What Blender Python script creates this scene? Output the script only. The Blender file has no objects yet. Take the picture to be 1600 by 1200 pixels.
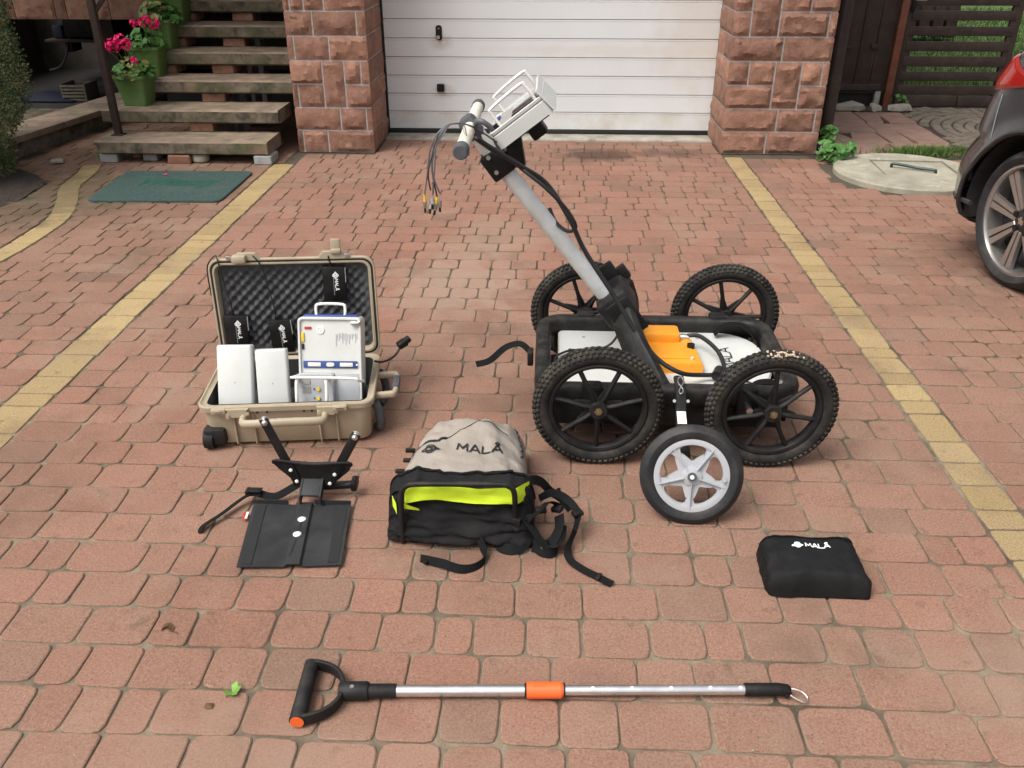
import bpy, bmesh, math, random
from math import sin, cos, pi, radians, sqrt, atan2
from mathutils import Vector, Matrix, noise

# ---------------------------------------------------------------- camera, world, light
scene = bpy.context.scene
COL = scene.collection
cam_d = bpy.data.cameras.new('camera'); cam = bpy.data.objects.new('camera', cam_d); COL.objects.link(cam)
cam.location = (0, 0, 1.5); cam.rotation_euler = (radians(90 - 28.435), 0, radians(2.35))
cam_d.sensor_fit = 'HORIZONTAL'; cam_d.angle = 2 * math.atan(800 / 1350); cam_d.clip_start = .05; cam_d.clip_end = 500
scene.camera = cam
world = bpy.data.worlds.new('World'); scene.world = world; world.use_nodes = True
wn = world.node_tree.nodes; wl = world.node_tree.links; wn.clear()
SUN_EL, SUN_AZ = radians(58), radians(-128)          # azimuth from +Y, clockwise positive
sky = wn.new('ShaderNodeTexSky'); sky.sky_type = 'NISHITA'; sky.sun_disc = False
sky.sun_elevation = SUN_EL; sky.sun_rotation = SUN_AZ; sky.dust_density = 6; sky.air_density = 1.2; sky.ozone_density = 1
hs = wn.new('ShaderNodeHueSaturation'); hs.inputs['Saturation'].default_value = .22
bg = wn.new('ShaderNodeBackground'); bg.inputs['Strength'].default_value = .15
wo = wn.new('ShaderNodeOutputWorld')
wl.new(sky.outputs[0], hs.inputs['Color']); wl.new(hs.outputs[0], bg.inputs[0]); wl.new(bg.outputs[0], wo.inputs[0])
sun_d = bpy.data.lights.new('sun', 'SUN'); sun = bpy.data.objects.new('sun', sun_d); COL.objects.link(sun)
sun_d.energy = 1.65; sun_d.angle = radians(32); sun_d.color = (1, .96, .9)
sdir = Vector((sin(SUN_AZ) * cos(SUN_EL), cos(SUN_AZ) * cos(SUN_EL), sin(SUN_EL)))
sun.rotation_euler = (-sdir).to_track_quat('-Z', 'Y').to_euler(); sun.location = (0, 0, 8)
vs = scene.view_settings; vs.view_transform = 'Standard'; vs.look = 'None'; vs.exposure = .36; vs.gamma = 1; vs.use_curve_mapping = False

rnd = random.Random(7)
def R(a, b): return rnd.uniform(a, b)

# ---------------------------------------------------------------- materials
MATS = {}
def mat(name, col, rough=.6, var=.12, scale=25, bump=0, bscale=180, metal=0, spec=.5, dust=0, dustcol=(.35, .3, .24), attr=False,
        patch=None, speck=None, coat=0, transl=None, detail=4, pos=False, bump2=0, b2scale=20, rvar=0):
    """noise-varied principled material; patch=(colour, scale, lo, hi) blotches; speck=(colour, scale, threshold)"""
    if name in MATS: return MATS[name]
    m = bpy.data.materials.new(name); m.use_nodes = True; MATS[name] = m
    nt = m.node_tree; N = nt.nodes; L = nt.links; b = N['Principled BSDF']
    co = N.new('ShaderNodeNewGeometry').outputs['Position'] if pos else N.new('ShaderNodeTexCoord').outputs['Object']
    def nz(s, d=4, r=.55):
        n = N.new('ShaderNodeTexNoise'); n.inputs['Scale'].default_value = s; n.inputs['Detail'].default_value = d; n.inputs['Roughness'].default_value = r
        L.new(co, n.inputs['Vector']); return n.outputs['Fac']
    def ramp(src, lo, hi, a=0., c=1.):
        r = N.new('ShaderNodeMapRange'); r.inputs[1].default_value = lo; r.inputs[2].default_value = hi; r.inputs[3].default_value = a; r.inputs[4].default_value = c
        L.new(src, r.inputs[0]); return r.outputs[0]
    def mix(fac, a, c, mode='MIX'):
        x = N.new('ShaderNodeMix'); x.data_type = 'RGBA'; x.blend_type = mode
        if isinstance(fac, float): x.inputs[0].default_value = fac
        else: L.new(fac, x.inputs[0])
        for i, s in ((6, a), (7, c)):
            if isinstance(s, tuple): x.inputs[i].default_value = (*s, 1)
            else: L.new(s, x.inputs[i])
        return x.outputs[2]
    c = tuple(col)
    if attr:
        at = N.new('ShaderNodeVertexColor'); at.layer_name = 'Col'; c = at.outputs['Color']
    if var:
        v = ramp(nz(scale, detail), .3, .7, 1 - var, 1 + var)
        cc = N.new('ShaderNodeCombineColor'); [L.new(v, cc.inputs[i]) for i in range(3)]
        c = mix(1., c, cc.outputs[0], 'MULTIPLY')
    if patch:
        for pc, ps, lo, hi in (patch if isinstance(patch, list) else [patch]): c = mix(ramp(nz(ps, 6, .65), lo, hi), c, pc)
    if speck:
        for sc, ss, th in (speck if isinstance(speck, list) else [speck]): c = mix(ramp(nz(ss, 2, .5), th, th + .04), c, sc)
    if dust:
        g = N.new('ShaderNodeNewGeometry'); sx = N.new('ShaderNodeSeparateXYZ'); L.new(g.outputs['Normal'], sx.inputs[0])
        mu = N.new('ShaderNodeMath'); mu.operation = 'MULTIPLY'
        L.new(ramp(nz(14, 6, .7), .42, .75, 0, dust), mu.inputs[0]); L.new(ramp(sx.outputs[2], -.2, .8, .35, 1), mu.inputs[1])
        c = mix(mu.outputs[0], c, tuple(dustcol))
    if isinstance(c, tuple): b.inputs['Base Color'].default_value = (*c, 1)
    else: L.new(c, b.inputs['Base Color'])
    b.inputs['Roughness'].default_value = rough; b.inputs['Metallic'].default_value = metal; b.inputs['Specular IOR Level'].default_value = spec
    if rvar: L.new(ramp(nz(scale * .7, 5), .3, .7, max(.03, rough - rvar), min(1, rough + rvar)), b.inputs['Roughness'])
    if coat: b.inputs['Coat Weight'].default_value = coat; b.inputs['Coat Roughness'].default_value = .05
    if transl: b.inputs['Subsurface Weight'].default_value = transl; b.inputs['Subsurface Radius'].default_value = (.01, .02, .005)
    nrm = None
    for s, sc in ((bump, bscale), (bump2, b2scale)):
        if s:
            bn = N.new('ShaderNodeBump'); bn.inputs['Strength'].default_value = 1; bn.inputs['Distance'].default_value = s
            L.new(nz(sc, 5, .6), bn.inputs['Height'])
            if nrm: L.new(nrm, bn.inputs['Normal'])
            nrm = bn.outputs[0]
    if nrm: L.new(nrm, b.inputs['Normal'])
    return m

def emat(name): return MATS[name]
mat('paver', (.4, .17, .12), .92, .24, 170, .0012, 600, attr=True, pos=True, bump2=.0014, b2scale=60, spec=.2,
    speck=[((.36, .25, .19), 330, .655), ((.085, .05, .04), 300, .65)], patch=[((.125, .082, .058), 2.1, .52, .86), ((.285, .20, .15), 3.2, .52, .84), ((.10, .068, .046), 13, .60, .80), ((.30, .215, .165), 30, .62, .8)])
def add_spots(m, spots):
    # single stains of known place and size: (x, y, rx, ry, colour, strength)
    nt = m.node_tree; N = nt.nodes; L = nt.links; b = N['Principled BSDF']; src = b.inputs['Base Color'].links[0].from_socket
    geo = N.new('ShaderNodeNewGeometry'); nz = N.new('ShaderNodeTexNoise'); nz.inputs['Scale'].default_value = 9; nz.inputs['Detail'].default_value = 5; L.new(geo.outputs['Position'], nz.inputs['Vector'])
    for x, y, rx, ry, c, k, *zz in spots:
        mp = N.new('ShaderNodeMapping'); mp.vector_type = 'TEXTURE'; mp.inputs['Location'].default_value = (x, y, zz[0] if zz else 0); mp.inputs['Scale'].default_value = (rx, ry, zz[1] if zz else 1); L.new(geo.outputs['Position'], mp.inputs['Vector'])
        ln = N.new('ShaderNodeVectorMath'); ln.operation = 'LENGTH'; L.new(mp.outputs[0], ln.inputs[0])
        ad = N.new('ShaderNodeMath'); ad.operation = 'MULTIPLY_ADD'; L.new(nz.outputs['Fac'], ad.inputs[0]); ad.inputs[1].default_value = 1.6; L.new(ln.outputs['Value'], ad.inputs[2])
        mr = N.new('ShaderNodeMapRange'); mr.inputs[1].default_value = 1.25; mr.inputs[2].default_value = 1.9; mr.inputs[3].default_value = k; mr.inputs[4].default_value = 0; L.new(ad.outputs[0], mr.inputs[0])
        mx = N.new('ShaderNodeMix'); mx.data_type = 'RGBA'; L.new(mr.outputs[0], mx.inputs[0]); L.new(src, mx.inputs[6]); mx.inputs[7].default_value = (*c, 1); src = mx.outputs[2]
    L.new(src, b.inputs['Base Color'])
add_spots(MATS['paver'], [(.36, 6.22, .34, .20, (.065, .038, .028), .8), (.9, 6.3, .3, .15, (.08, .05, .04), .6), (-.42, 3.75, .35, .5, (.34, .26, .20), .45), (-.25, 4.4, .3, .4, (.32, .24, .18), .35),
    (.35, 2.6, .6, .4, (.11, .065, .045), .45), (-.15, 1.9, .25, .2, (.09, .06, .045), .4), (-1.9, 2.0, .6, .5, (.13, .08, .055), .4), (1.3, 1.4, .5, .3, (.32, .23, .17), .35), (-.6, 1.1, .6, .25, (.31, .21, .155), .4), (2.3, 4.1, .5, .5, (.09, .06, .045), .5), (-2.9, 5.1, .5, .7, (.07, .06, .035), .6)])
mat('sand', (.22, .175, .122), .95, .25, 40, .003, 300, pos=True, patch=[((.075, .058, .038), 2.4, .46, .62), ((.035, .05, .014), 1.3, .60, .70), ((.045, .06, .018), 9, .66, .72)])
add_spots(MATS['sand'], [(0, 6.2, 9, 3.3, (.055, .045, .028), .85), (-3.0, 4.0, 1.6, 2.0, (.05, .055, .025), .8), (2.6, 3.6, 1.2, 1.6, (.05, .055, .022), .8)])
mat('earth', (.09, .07, .05), .95, .3, 20, .01, 30, pos=True)
mat('stone', (.34, .15, .095), .88, .2, 14, .004, 60, attr=True, bump2=.006, b2scale=22, patch=[((.42, .26, .17), 9, .60, .70), ((.12, .065, .048), 18, .56, .8)])
mat('mortar', (.40, .38, .36), .95, .2, 40, .003, 120)
mat('door_white', (.72, .74, .745), .42, .03, 3, .0004, 400, rvar=.1, patch=[((.74, .68, .58), 1.2, .58, .95), ((.5, .46, .4), 46, .72, .82)])
mat('door_dirty', (.69, .70, .69), .5, .05, 6, .0004, 400, patch=[((.58, .54, .46), 3.5, .46, .78), ((.42, .38, .32), 30, .66, .8)])
add_spots(MATS['door_white'], [(-.805, 6.83, .10, 5, (.50, .40, .32), .45, .68, .07), (-.80, 6.83, .09, 5, (.50, .42, .34), .45, .32, .06), (.55, 6.83, 1.0, 5, (.62, .54, .42), .3, .62, .05), (1.1, 6.83, .4, 5, (.62, .55, .44), .35, .8, .5)])
mat('seal', (.012, .012, .013), .6, .2, 30)
mat('frame_grey', (.22, .25, .26), .55, .15, 10)
mat('concrete', (.36, .33, .28), .93, .22, 8, .002, 200, patch=[((.15, .13, .09), 5, .5, .75), ((.2, .19, .1), 2.5, .55, .8)], speck=((.52, .48, .42), 120, .66))
mat('step_stone', (.25, .185, .135), .92, .22, 9, .0025, 130, patch=[((.12, .095, .065), 7, .48, .72), ((.17, .16, .085), 3, .52, .75), ((.42, .29, .2), 2.2, .55, .8)])
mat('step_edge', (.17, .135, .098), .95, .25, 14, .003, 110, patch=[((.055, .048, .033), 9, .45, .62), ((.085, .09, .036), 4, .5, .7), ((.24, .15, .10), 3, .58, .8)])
mat('block_grey', (.30, .30, .29), .95, .2, 20, .003, 150)
mat('block_red', (.30, .15, .10), .9, .25, 20, .003, 150, patch=((.12, .07, .05), 9, .5, .75))
mat('well_concrete', (.33, .305, .235), .93, .26, 6, .003, 160, patch=[((.28, .25, .18), 5, .5, .75), ((.6, .57, .48), 9, .6, .8)], speck=((.2, .17, .13), 90, .67))
mat('slab_pink', (.23, .135, .105), .92, .2, 8, .003, 120, pos=True, patch=[((.18, .13, .095), 3, .5, .75)], speck=((.42, .34, .28), 140, .66))
mat('cobble', (.15, .118, .093), .93, .3, 12, .004, 90, pos=True, patch=((.1, .1, .055), 4, .5, .72))
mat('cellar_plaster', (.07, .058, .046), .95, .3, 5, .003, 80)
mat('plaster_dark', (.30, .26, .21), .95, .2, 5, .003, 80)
mat('navy_tin', (.012, .018, .04), .6, .2, 20)
mat('crate_wood', (.10, .085, .06), .9, .2, 20)
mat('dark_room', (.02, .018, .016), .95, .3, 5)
mat('brown_wood', (.036, .021, .016), .75, .3, 7, .002, 60, patch=((.058, .034, .025), 14, .52, .75))
mat('rust_paint', (.17, .055, .03), .7, .25, 12, .001, 90, patch=((.08, .03, .02), 9, .52, .75))
mat('pipe_brown', (.032, .022, .02), .42, .2, 12, .0006, 90, rvar=.12, patch=((.085, .07, .065), 7, .56, .8))
mat('soil', (.038, .027, .02), .97, .35, 25, .012, 45, pos=True)
mat('grass', (.068, .125, .02), .8, .35, 5, transl=.0, pos=True)
mat('lawn', (.07, .12, .03), .95, .4, 8, .02, 40, pos=True, patch=((.2, .16, .1), 1.2, .62, .75))
mat('leaf', (.06, .16, .03), .55, .3, 30, spec=.4)
mat('leaf_pale', (.2, .2, .05), .6, .3, 30)
mat('thuja', (.05, .085, .024), .55, .45, 30, pos=True, patch=((.13, .13, .05), 6, .55, .75))
mat('thuja_dry', (.22, .20, .09), .85, .3, 20)
mat('bark', (.09, .06, .04), .95, .3, 30, .004, 60)
mat('petal', (.80, .02, .17), .55, .2, 60, spec=.3)
mat('pot_green', (.085, .15, .038), .5, .14, 8, .0008, 60, rvar=.12, patch=((.2, .22, .12), 6, .6, .85))
mat('mat_green', (.036, .072, .064), .95, .3, 90, .006, 300, speck=((.13, .12, .09), 95, .66), patch=((.06, .09, .078), 5, .5, .8))
mat('mat_text', (.004, .075, .048), .95, .25, 80, .003, 380)
mat('tan_plastic', (.38, .315, .22), .55, .1, 10, .0004, 500, rvar=.1, dust=.25, dustcol=(.46, .4, .3))
mat('foam', (.085, .086, .089), .98, .2, 40, .0007, 900, spec=.2)
mat('lining', (.03, .031, .033), .9, .2, 30, .0005, 600)
mat('black_plastic', (.008, .008, .0085), .55, .2, 12, .0006, 500, rvar=.12, dust=.09, spec=.3)
mat('black_smooth', (.0075, .0075, .008), .35, .15, 20, dust=.08, spec=.3)
mat('rotomould', (.010, .0102, .0105), .52, .2, 10, .0010, 260, rvar=.1, dust=.15, bump2=.001, b2scale=35, spec=.3)
mat('rubber', (.012, .0115, .011), .78, .3, 20, .001, 300, dust=.62, dustcol=(.15, .125, .095), spec=.35)
mat('rubber_clean', (.018, .019, .021), .55, .15, 15, .0004, 300, dust=.12, spec=.3)
mat('mud', (.48, .39, .27), .98, .25, 60, .003, 200)
mat('grey_plastic', (.40, .41, .43), .45, .06, 14, .0004, 400, dust=.15)
mat('white_plastic', (.58, .59, .565), .42, .05, 12, .0003, 400, rvar=.08, dust=.12, dustcol=(.6, .56, .48))
mat('cream_plastic', (.74, .70, .60), .45, .06, 12, rvar=.1, dust=.2)
mat('white_metal', (.77, .75, .70), .35, .05, 20, dust=.1)
mat('panel_grey', (.30, .285, .27), .6, .1, 30)
mat('orange', (.85, .33, .02), .5, .08, 10, .0004, 400, dust=.08, rvar=.08)
mat('orange_red', (.80, .13, .025), .5, .08, 10, .0004, 400)
mat('blue', (.03, .06, .22), .5, .1, 20)
mat('yellow_knob', (.75, .5, .03), .5, .1, 20)
mat('red', (.42, .03, .025), .5, .15, 20)
mat('alu', (.66, .67, .66), .42, .10, 20, .0005, 240, metal=.15, rvar=.1, dust=.12, dustcol=(.4, .38, .34))
mat('alu_bright', (.78, .78, .79), .24, .06, 30, metal=.95, rvar=.06)
mat('steel', (.70, .69, .67), .28, .1, 30, metal=1)
mat('brass', (.32, .24, .13), .45, .2, 40, metal=.8)
mat('grip_grey', (.075, .078, .085), .8, .2, 50, .001, 300)
mat('anthracite', (.022, .023, .025), .55, .12, 12, .0003, 600, rvar=.1, dust=.12, dustcol=(.16, .15, .14), spec=.3)
mat('hook_tape', (.018, .018, .02), .95, .3, 200, .002, 700)
mat('cable', (.014, .014, .015), .5, .1, 20)
mat('cable_grey', (.10, .10, .11), .5, .1, 20)
mat('fabric_grey', (.31, .272, .235), .92, .08, 10, .0005, 900, bump2=.007, b2scale=17, spec=.25, dust=.25, dustcol=(.35, .3, .25))
mat('fabric_black', (.0065, .0065, .007), .75, .2, 12, .0006, 800, bump2=.003, b2scale=16, spec=.25, dust=.02)
mat('webbing', (.006, .006, .0065), .8, .2, 60, .0008, 700, spec=.2)
mat('hi_vis', (.58, .76, .03), .7, .06, 12, .0004, 700, bump2=.002, b2scale=20, spec=.3)
mat('print_white', (.85, .85, .83), .6, .03, 20)
mat('print_black', (.012, .012, .012), .6, .1, 20)
mat('print_grey', (.30, .31, .33), .7, .1, 90)
mat('car_paint', (.055, .056, .060), .30, .05, 4, metal=.35, coat=1, dust=.05)
mat('car_trim', (.018, .018, .019), .6, .15, 20, .0006, 300, dust=.15)
mat('car_lamp', (.30, .01, .008), .12, .08, 8, coat=1)
mat('alloy', (.42, .40, .38), .32, .06, 20, metal=.8, rvar=.05)
mat('alloy_dark', (.03, .031, .034), .4, .1, 20, metal=.3)
mat('glass_dark', (.01, .012, .013), .05, 0, 1, coat=1)
mat('hose', (.006, .038, .027), .45, .15, 20)
mat('loose_rock', (.30, .27, .23), .93, .25, 16, .005, 60, patch=((.14, .13, .1), 8, .5, .7))
mat('dry_leaf', (.12, .06, .03), .85, .3, 60)

# ---------------------------------------------------------------- mesh helpers
ID = Matrix.Identity(4)
def T(x, y, z): return Matrix.Translation((x, y, z))
def RX(a): return Matrix.Rotation(radians(a), 4, 'X')
def RY(a): return Matrix.Rotation(radians(a), 4, 'Y')
def RZ(a): return Matrix.Rotation(radians(a), 4, 'Z')
_rb = {}
def rbox_geo(sx, sy, sz, r, seg=2):
    k = (round(sx, 5), round(sy, 5), round(sz, 5), round(r, 5), seg)
    if k not in _rb:
        bm = bmesh.new(); bmesh.ops.create_cube(bm, size=1)
        for v in bm.verts: v.co = Vector((v.co.x * sx, v.co.y * sy, v.co.z * sz))
        if r: bmesh.ops.bevel(bm, geom=bm.edges[:], offset=r, segments=seg, profile=.5, affect='EDGES')
        bm.verts.index_update()
        _rb[k] = ([v.co.copy() for v in bm.verts], [[v.index for v in f.verts] for f in bm.faces]); bm.free()
    return _rb[k]
class MB:
    def __init__(s, M=None): s.v = []; s.f = []; s.M = M or ID; s.col = {}
    def add(s, vs_, fs, M=None):
        o = len(s.v); A = s.M @ M if M else s.M
        s.v += [A @ Vector(p) for p in vs_]; s.f += [[i + o for i in q] for q in fs]; return s
    def box(s, c, d, r=0, M=None, seg=2):
        g = rbox_geo(*d, r, seg); return s.add(g[0], g[1], (M or ID) @ T(*c))
    def tube(s, pts, r, n=8, closed=False, caps=True, flat=None, up=None):
        """sweep; r number or list; flat=(a,b) elliptic section half sizes; up: reference vector for the section's first axis"""
        P = [Vector(p) for p in pts]; k = len(P); rs = r if isinstance(r, (list, tuple)) else [r] * k
        tang = []
        for i in range(k):
            a = P[(i - 1) % k] if (closed or i > 0) else P[i]; b = P[(i + 1) % k] if (closed or i < k - 1) else P[i]
            tang.append((b - a).normalized())
        u = Vector(up) if up else Vector((0, 0, 1))
        if abs(u.dot(tang[0])) > .95: u = Vector((1, 0, 0))
        vs_ = []
        for i in range(k):
            t = tang[i]; u = (Vector(up) if up else u); u = u - t * u.dot(t)
            if u.length < 1e-5: u = t.orthogonal()
            u.normalize(); w = t.cross(u)
            for j in range(n):
                a = 2 * pi * j / n
                if flat:
                    ca, sa = cos(a), sin(a); e = flat[2] if len(flat) > 2 else 1
                    x = math.copysign(abs(ca) ** e, ca) * flat[0]; y = math.copysign(abs(sa) ** e, sa) * flat[1]
                else: x, y = rs[i] * cos(a), rs[i] * sin(a)
                vs_.append(P[i] + u * x + w * y)
        fs = []
        for i in range(k if closed else k - 1):
            for j in range(n):
                i2 = (i + 1) % k; j2 = (j + 1) % n
                fs.append([i * n + j, i * n + j2, i2 * n + j2, i2 * n + j])
        if caps and not closed: fs.append(list(range(n))[::-1]); fs.append([(k - 1) * n + j for j in range(n)])
        return s.add(vs_, fs)
    def cyl(s, a, b, r, n=16, r2=None): return s.tube([a, b], [r, r if r2 is None else r2], n)
    def lathe(s, prof, n=32, M=None, closed=False):
        """profile [(radius, height)] about local Z"""
        k = len(prof); vs_ = [(r * cos(2 * pi * j / n), r * sin(2 * pi * j / n), z) for r, z in prof for j in range(n)]
        fs = [[i * n + j, i * n + (j + 1) % n, ((i + 1) % k) * n + (j + 1) % n, ((i + 1) % k) * n + j] for i in range(k if closed else k - 1) for j in range(n)]
        if not closed:
            if prof[0][0] > 1e-6: fs.append(list(range(n))[::-1])
            if prof[-1][0] > 1e-6: fs.append([(k - 1) * n + j for j in range(n)])
        return s.add(vs_, fs, M)
    def prism(s, out, z0, z1, M=None, inset=0):
        n = len(out); c = (sum(p[0] for p in out) / n, sum(p[1] for p in out) / n)
        rings = [(z0, 0), (z1 - inset, 0), (z1, inset)] if inset else [(z0, 0), (z1, 0)]
        vs_ = []
        for z, i in rings:
            for p in out:
                d = Vector((p[0] - c[0], p[1] - c[1])); l = d.length; q = 1 - i / l if l > 0 else 1
                vs_.append((c[0] + d.x * q, c[1] + d.y * q, z))
        fs = [list(range(n))[::-1], [(len(rings) - 1) * n + j for j in range(n)]]
        for k in range(len(rings) - 1):
            fs += [[k * n + j, k * n + (j + 1) % n, (k + 1) * n + (j + 1) % n, (k + 1) * n + j] for j in range(n)]
        return s.add(vs_, fs, M)
    def grid(s, fn, nu, nv, closeu=False, M=None):
        vs_ = [fn(i / (nu if closeu else nu - 1), j / (nv - 1)) for j in range(nv) for i in range(nu)]
        fs = [[j * nu + i, j * nu + (i + 1) % nu, (j + 1) * nu + (i + 1) % nu, (j + 1) * nu + i] for j in range(nv - 1) for i in range(nu if closeu else nu - 1)]
        return s.add(vs_, fs, M)
    def ribbon(s, pts, w, th=.002, side=None):
        """flat strap along pts; side: list of side vectors or one vector"""
        P = [Vector(p) for p in pts]; k = len(P); vs_ = []
        for i in range(k):
            t = (P[min(i + 1, k - 1)] - P[max(i - 1, 0)]).normalized()
            sd = Vector(side[i] if isinstance(side, list) else side) if side else t.cross(Vector((0, 0, 1)))
            sd = (sd - t * sd.dot(t)); sd = sd.normalized() if sd.length > 1e-5 else t.orthogonal().normalized()
            nn = sd.cross(t).normalized()
            for a, b in ((-.5, -.5), (.5, -.5), (.5, .5), (-.5, .5)): vs_.append(P[i] + sd * a * w + nn * b * th)
        fs = [[0, 1, 2, 3][::-1], [4 * (k - 1) + j for j in range(4)]]
        for i in range(k - 1): fs += [[4 * i + j, 4 * i + (j + 1) % 4, 4 * i + 4 + (j + 1) % 4, 4 * i + 4 + j] for j in range(4)]
        return s.add(vs_, fs)
    def build(s, name, m, parent=None, smooth=40, world=False, cols=None, recalc=True):
        me = bpy.data.meshes.new(name)
        vs_ = s.v
        if world and parent is not None:
            p = parent; off = Vector((0, 0, 0))
            while p is not None: off += Vector(p.location); p = p.parent
            vs_ = [v - off for v in vs_]
        me.from_pydata([tuple(v) for v in vs_], [], s.f); me.update()
        if recalc:
            bm = bmesh.new(); bm.from_mesh(me); bmesh.ops.recalc_face_normals(bm, faces=bm.faces[:]); bm.to_mesh(me); bm.free()
        if cols is not None:
            ca = me.color_attributes.new('Col', 'FLOAT_COLOR', 'POINT')
            flat = []
            for c in cols: flat += [c[0], c[1], c[2], 1]
            ca.data.foreach_set('color', flat)
        if smooth:
            me.polygons.foreach_set('use_smooth', [True] * len(me.polygons))
            if smooth < 180: me.set_sharp_from_angle(angle=radians(smooth))
        me.materials.append(MATS[m] if isinstance(m, str) else m)
        o = bpy.data.objects.new(name, me); COL.objects.link(o)
        if parent is not None: o.parent = parent
        return o
def thing(name, label, cat, loc=(0, 0, 0), rz=0, group=None):
    o = bpy.data.objects.new(name, None); COL.objects.link(o); o.empty_display_size = .1
    o.location = loc; o.rotation_euler = (0, 0, radians(rz)); o['label'] = label; o['category'] = cat
    if group: o['group'] = group
    return o
def tag(o, label, cat, group=None):
    o['label'] = label; o['category'] = cat
    if group: o['group'] = group
    return o
def struct(o, kind='structure', label=None):
    o['kind'] = kind
    if label: o['label'] = label
    return o
def dup(o, parent=None, **kw):
    c = o.copy(); COL.objects.link(c); c.parent = parent
    for ch in [q for q in bpy.data.objects if q.parent == o]: dup(ch, c)
    for k, v in kw.items(): setattr(c, k, v)
    return c
def spline(pts, n=8, closed=False):
    P = [Vector(p) for p in pts]; k = len(P); out = []
    for i in range(k if closed else k - 1):
        if closed: a, b, c, d = P[(i - 1) % k], P[i], P[(i + 1) % k], P[(i + 2) % k]
        else: a, b, c, d = P[max(i - 1, 0)], P[i], P[i + 1], P[min(i + 2, k - 1)]
        for j in range(n):
            t = j / n
            out.append(.5 * ((2 * b) + (c - a) * t + (2 * a - 5 * b + 4 * c - d) * t * t + (3 * b - a - 3 * c + d) * t ** 3))
    if not closed: out.append(P[-1])
    return out
def rrect(w, h, r, n=4, cx=0, cy=0):
    rs = r if isinstance(r, (list, tuple)) else [r] * 4; out = []
    for (sx, sy, a0), rr in zip(((1, 1, 0), (-1, 1, 90), (-1, -1, 180), (1, -1, 270)), rs):
        for j in range(n + 1):
            a = radians(a0 + 90 * j / n); out.append((cx + sx * (w / 2 - rr) + rr * cos(a), cy + sy * (h / 2 - rr) + rr * sin(a)))
    return out
def fbm(x, y, z=0, o=3): return noise.fractal(Vector((x, y, z)), 1.0, 2.0, o)

# strokes of lettering (unit height) and the round cross emblem
GL = {'M': (1.0, [[(0, 0), (.06, 1), (.5, .25), (.94, 1), (1, 0)]]), 'A': (.95, [[(0, 0), (.47, 1), (.95, 0)], [(.2, .33), (.75, .33)]]),
      'L': (.7, [[(0, 1), (0, 0), (.7, 0)]]),
      'Å': (.95, [[(0, 0), (.47, .92), (.95, 0)], [(.2, .3), (.75, .3)], [(.47 + .17 * cos(a * pi / 4), 1.12 + .17 * sin(a * pi / 4)) for a in range(9)]])}
def lettering(mb, text, fn, size, w, x0=0., gap=.25, emblem=False):
    x = x0; lift = 0.
    lines = []
    if emblem:
        e = [[(.75 + .75 * cos(a * pi / 10), .5 + .24 * sin(a * pi / 10)) for a in range(21)], [(.75 + .42 * cos(a * pi / 10), .5 + .6 * sin(a * pi / 10)) for a in range(21)],
             [(.95, .85), (.6, .75), (.62, .55), (.9, .45), (.88, .2), (.5, .15)]]
        lines += [[(x + p[0] * size, p[1] * size) for p in l] for l in e]; x += 1.9 * size
    for ch in text:
        if ch == ' ': x += .6 * size; continue
        wd, ls = GL[ch]
        lines += [[(x + p[0] * size, p[1] * size) for p in l] for l in ls]; x += (wd + gap) * size
    for l in lines:
        for a, b in zip(l[:-1], l[1:]):
            a = Vector(a); b = Vector(b); d = b - a; ln = d.length
            if ln < 1e-6: continue
            d /= ln; p = Vector((-d.y, d.x)) * w / 2; k = max(1, int(ln / (size * .25)))
            a2 = a - d * w * .35; b2 = b + d * w * .35
            vs_ = []; fs = []
            for i in range(k + 1):
                q = a2.lerp(b2, i / k); vs_ += [fn(*(q - p), lift), fn(*(q + p), lift)]
                if i: fs.append([2 * i - 2, 2 * i - 1, 2 * i + 1, 2 * i])
            mb.add(vs_, fs); lift += .00006
    return x

# ---------------------------------------------------------------- the ground and the paving
g_ = MB(); g_.add([(-60, -40, -.06), (60, -40, -.06), (60, 80, -.06), (-60, 80, -.06)], [[0, 1, 2, 3]])
struct(g_.build('ground', 'earth', smooth=0))
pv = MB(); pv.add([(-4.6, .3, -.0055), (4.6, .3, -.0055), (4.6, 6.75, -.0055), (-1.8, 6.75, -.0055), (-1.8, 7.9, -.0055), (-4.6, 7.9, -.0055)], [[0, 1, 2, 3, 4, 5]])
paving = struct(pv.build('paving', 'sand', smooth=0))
SL0, SL1, SR0, SR1 = -1.885, -1.735, 1.245, 1.375      # the two straight yellow strips
curve = spline([(-3.12, 5.80, 0), (-3.05, 5.55, 0), (-3.01, 5.27, 0), (-2.88, 4.98, 0), (-2.76, 4.64, 0), (-2.735, 4.29, 0), (-2.75, 3.95, 0), (-2.80, 3.5, 0), (-2.86, 3.0, 0)], 8)
def curve_x(y):
    for a, b in zip(curve[:-1], curve[1:]):
        if (a.y - y) * (b.y - y) <= 0 and a.y != b.y: return a.x + (b.x - a.x) * (y - a.y) / (b.y - a.y)
    return None
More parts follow.
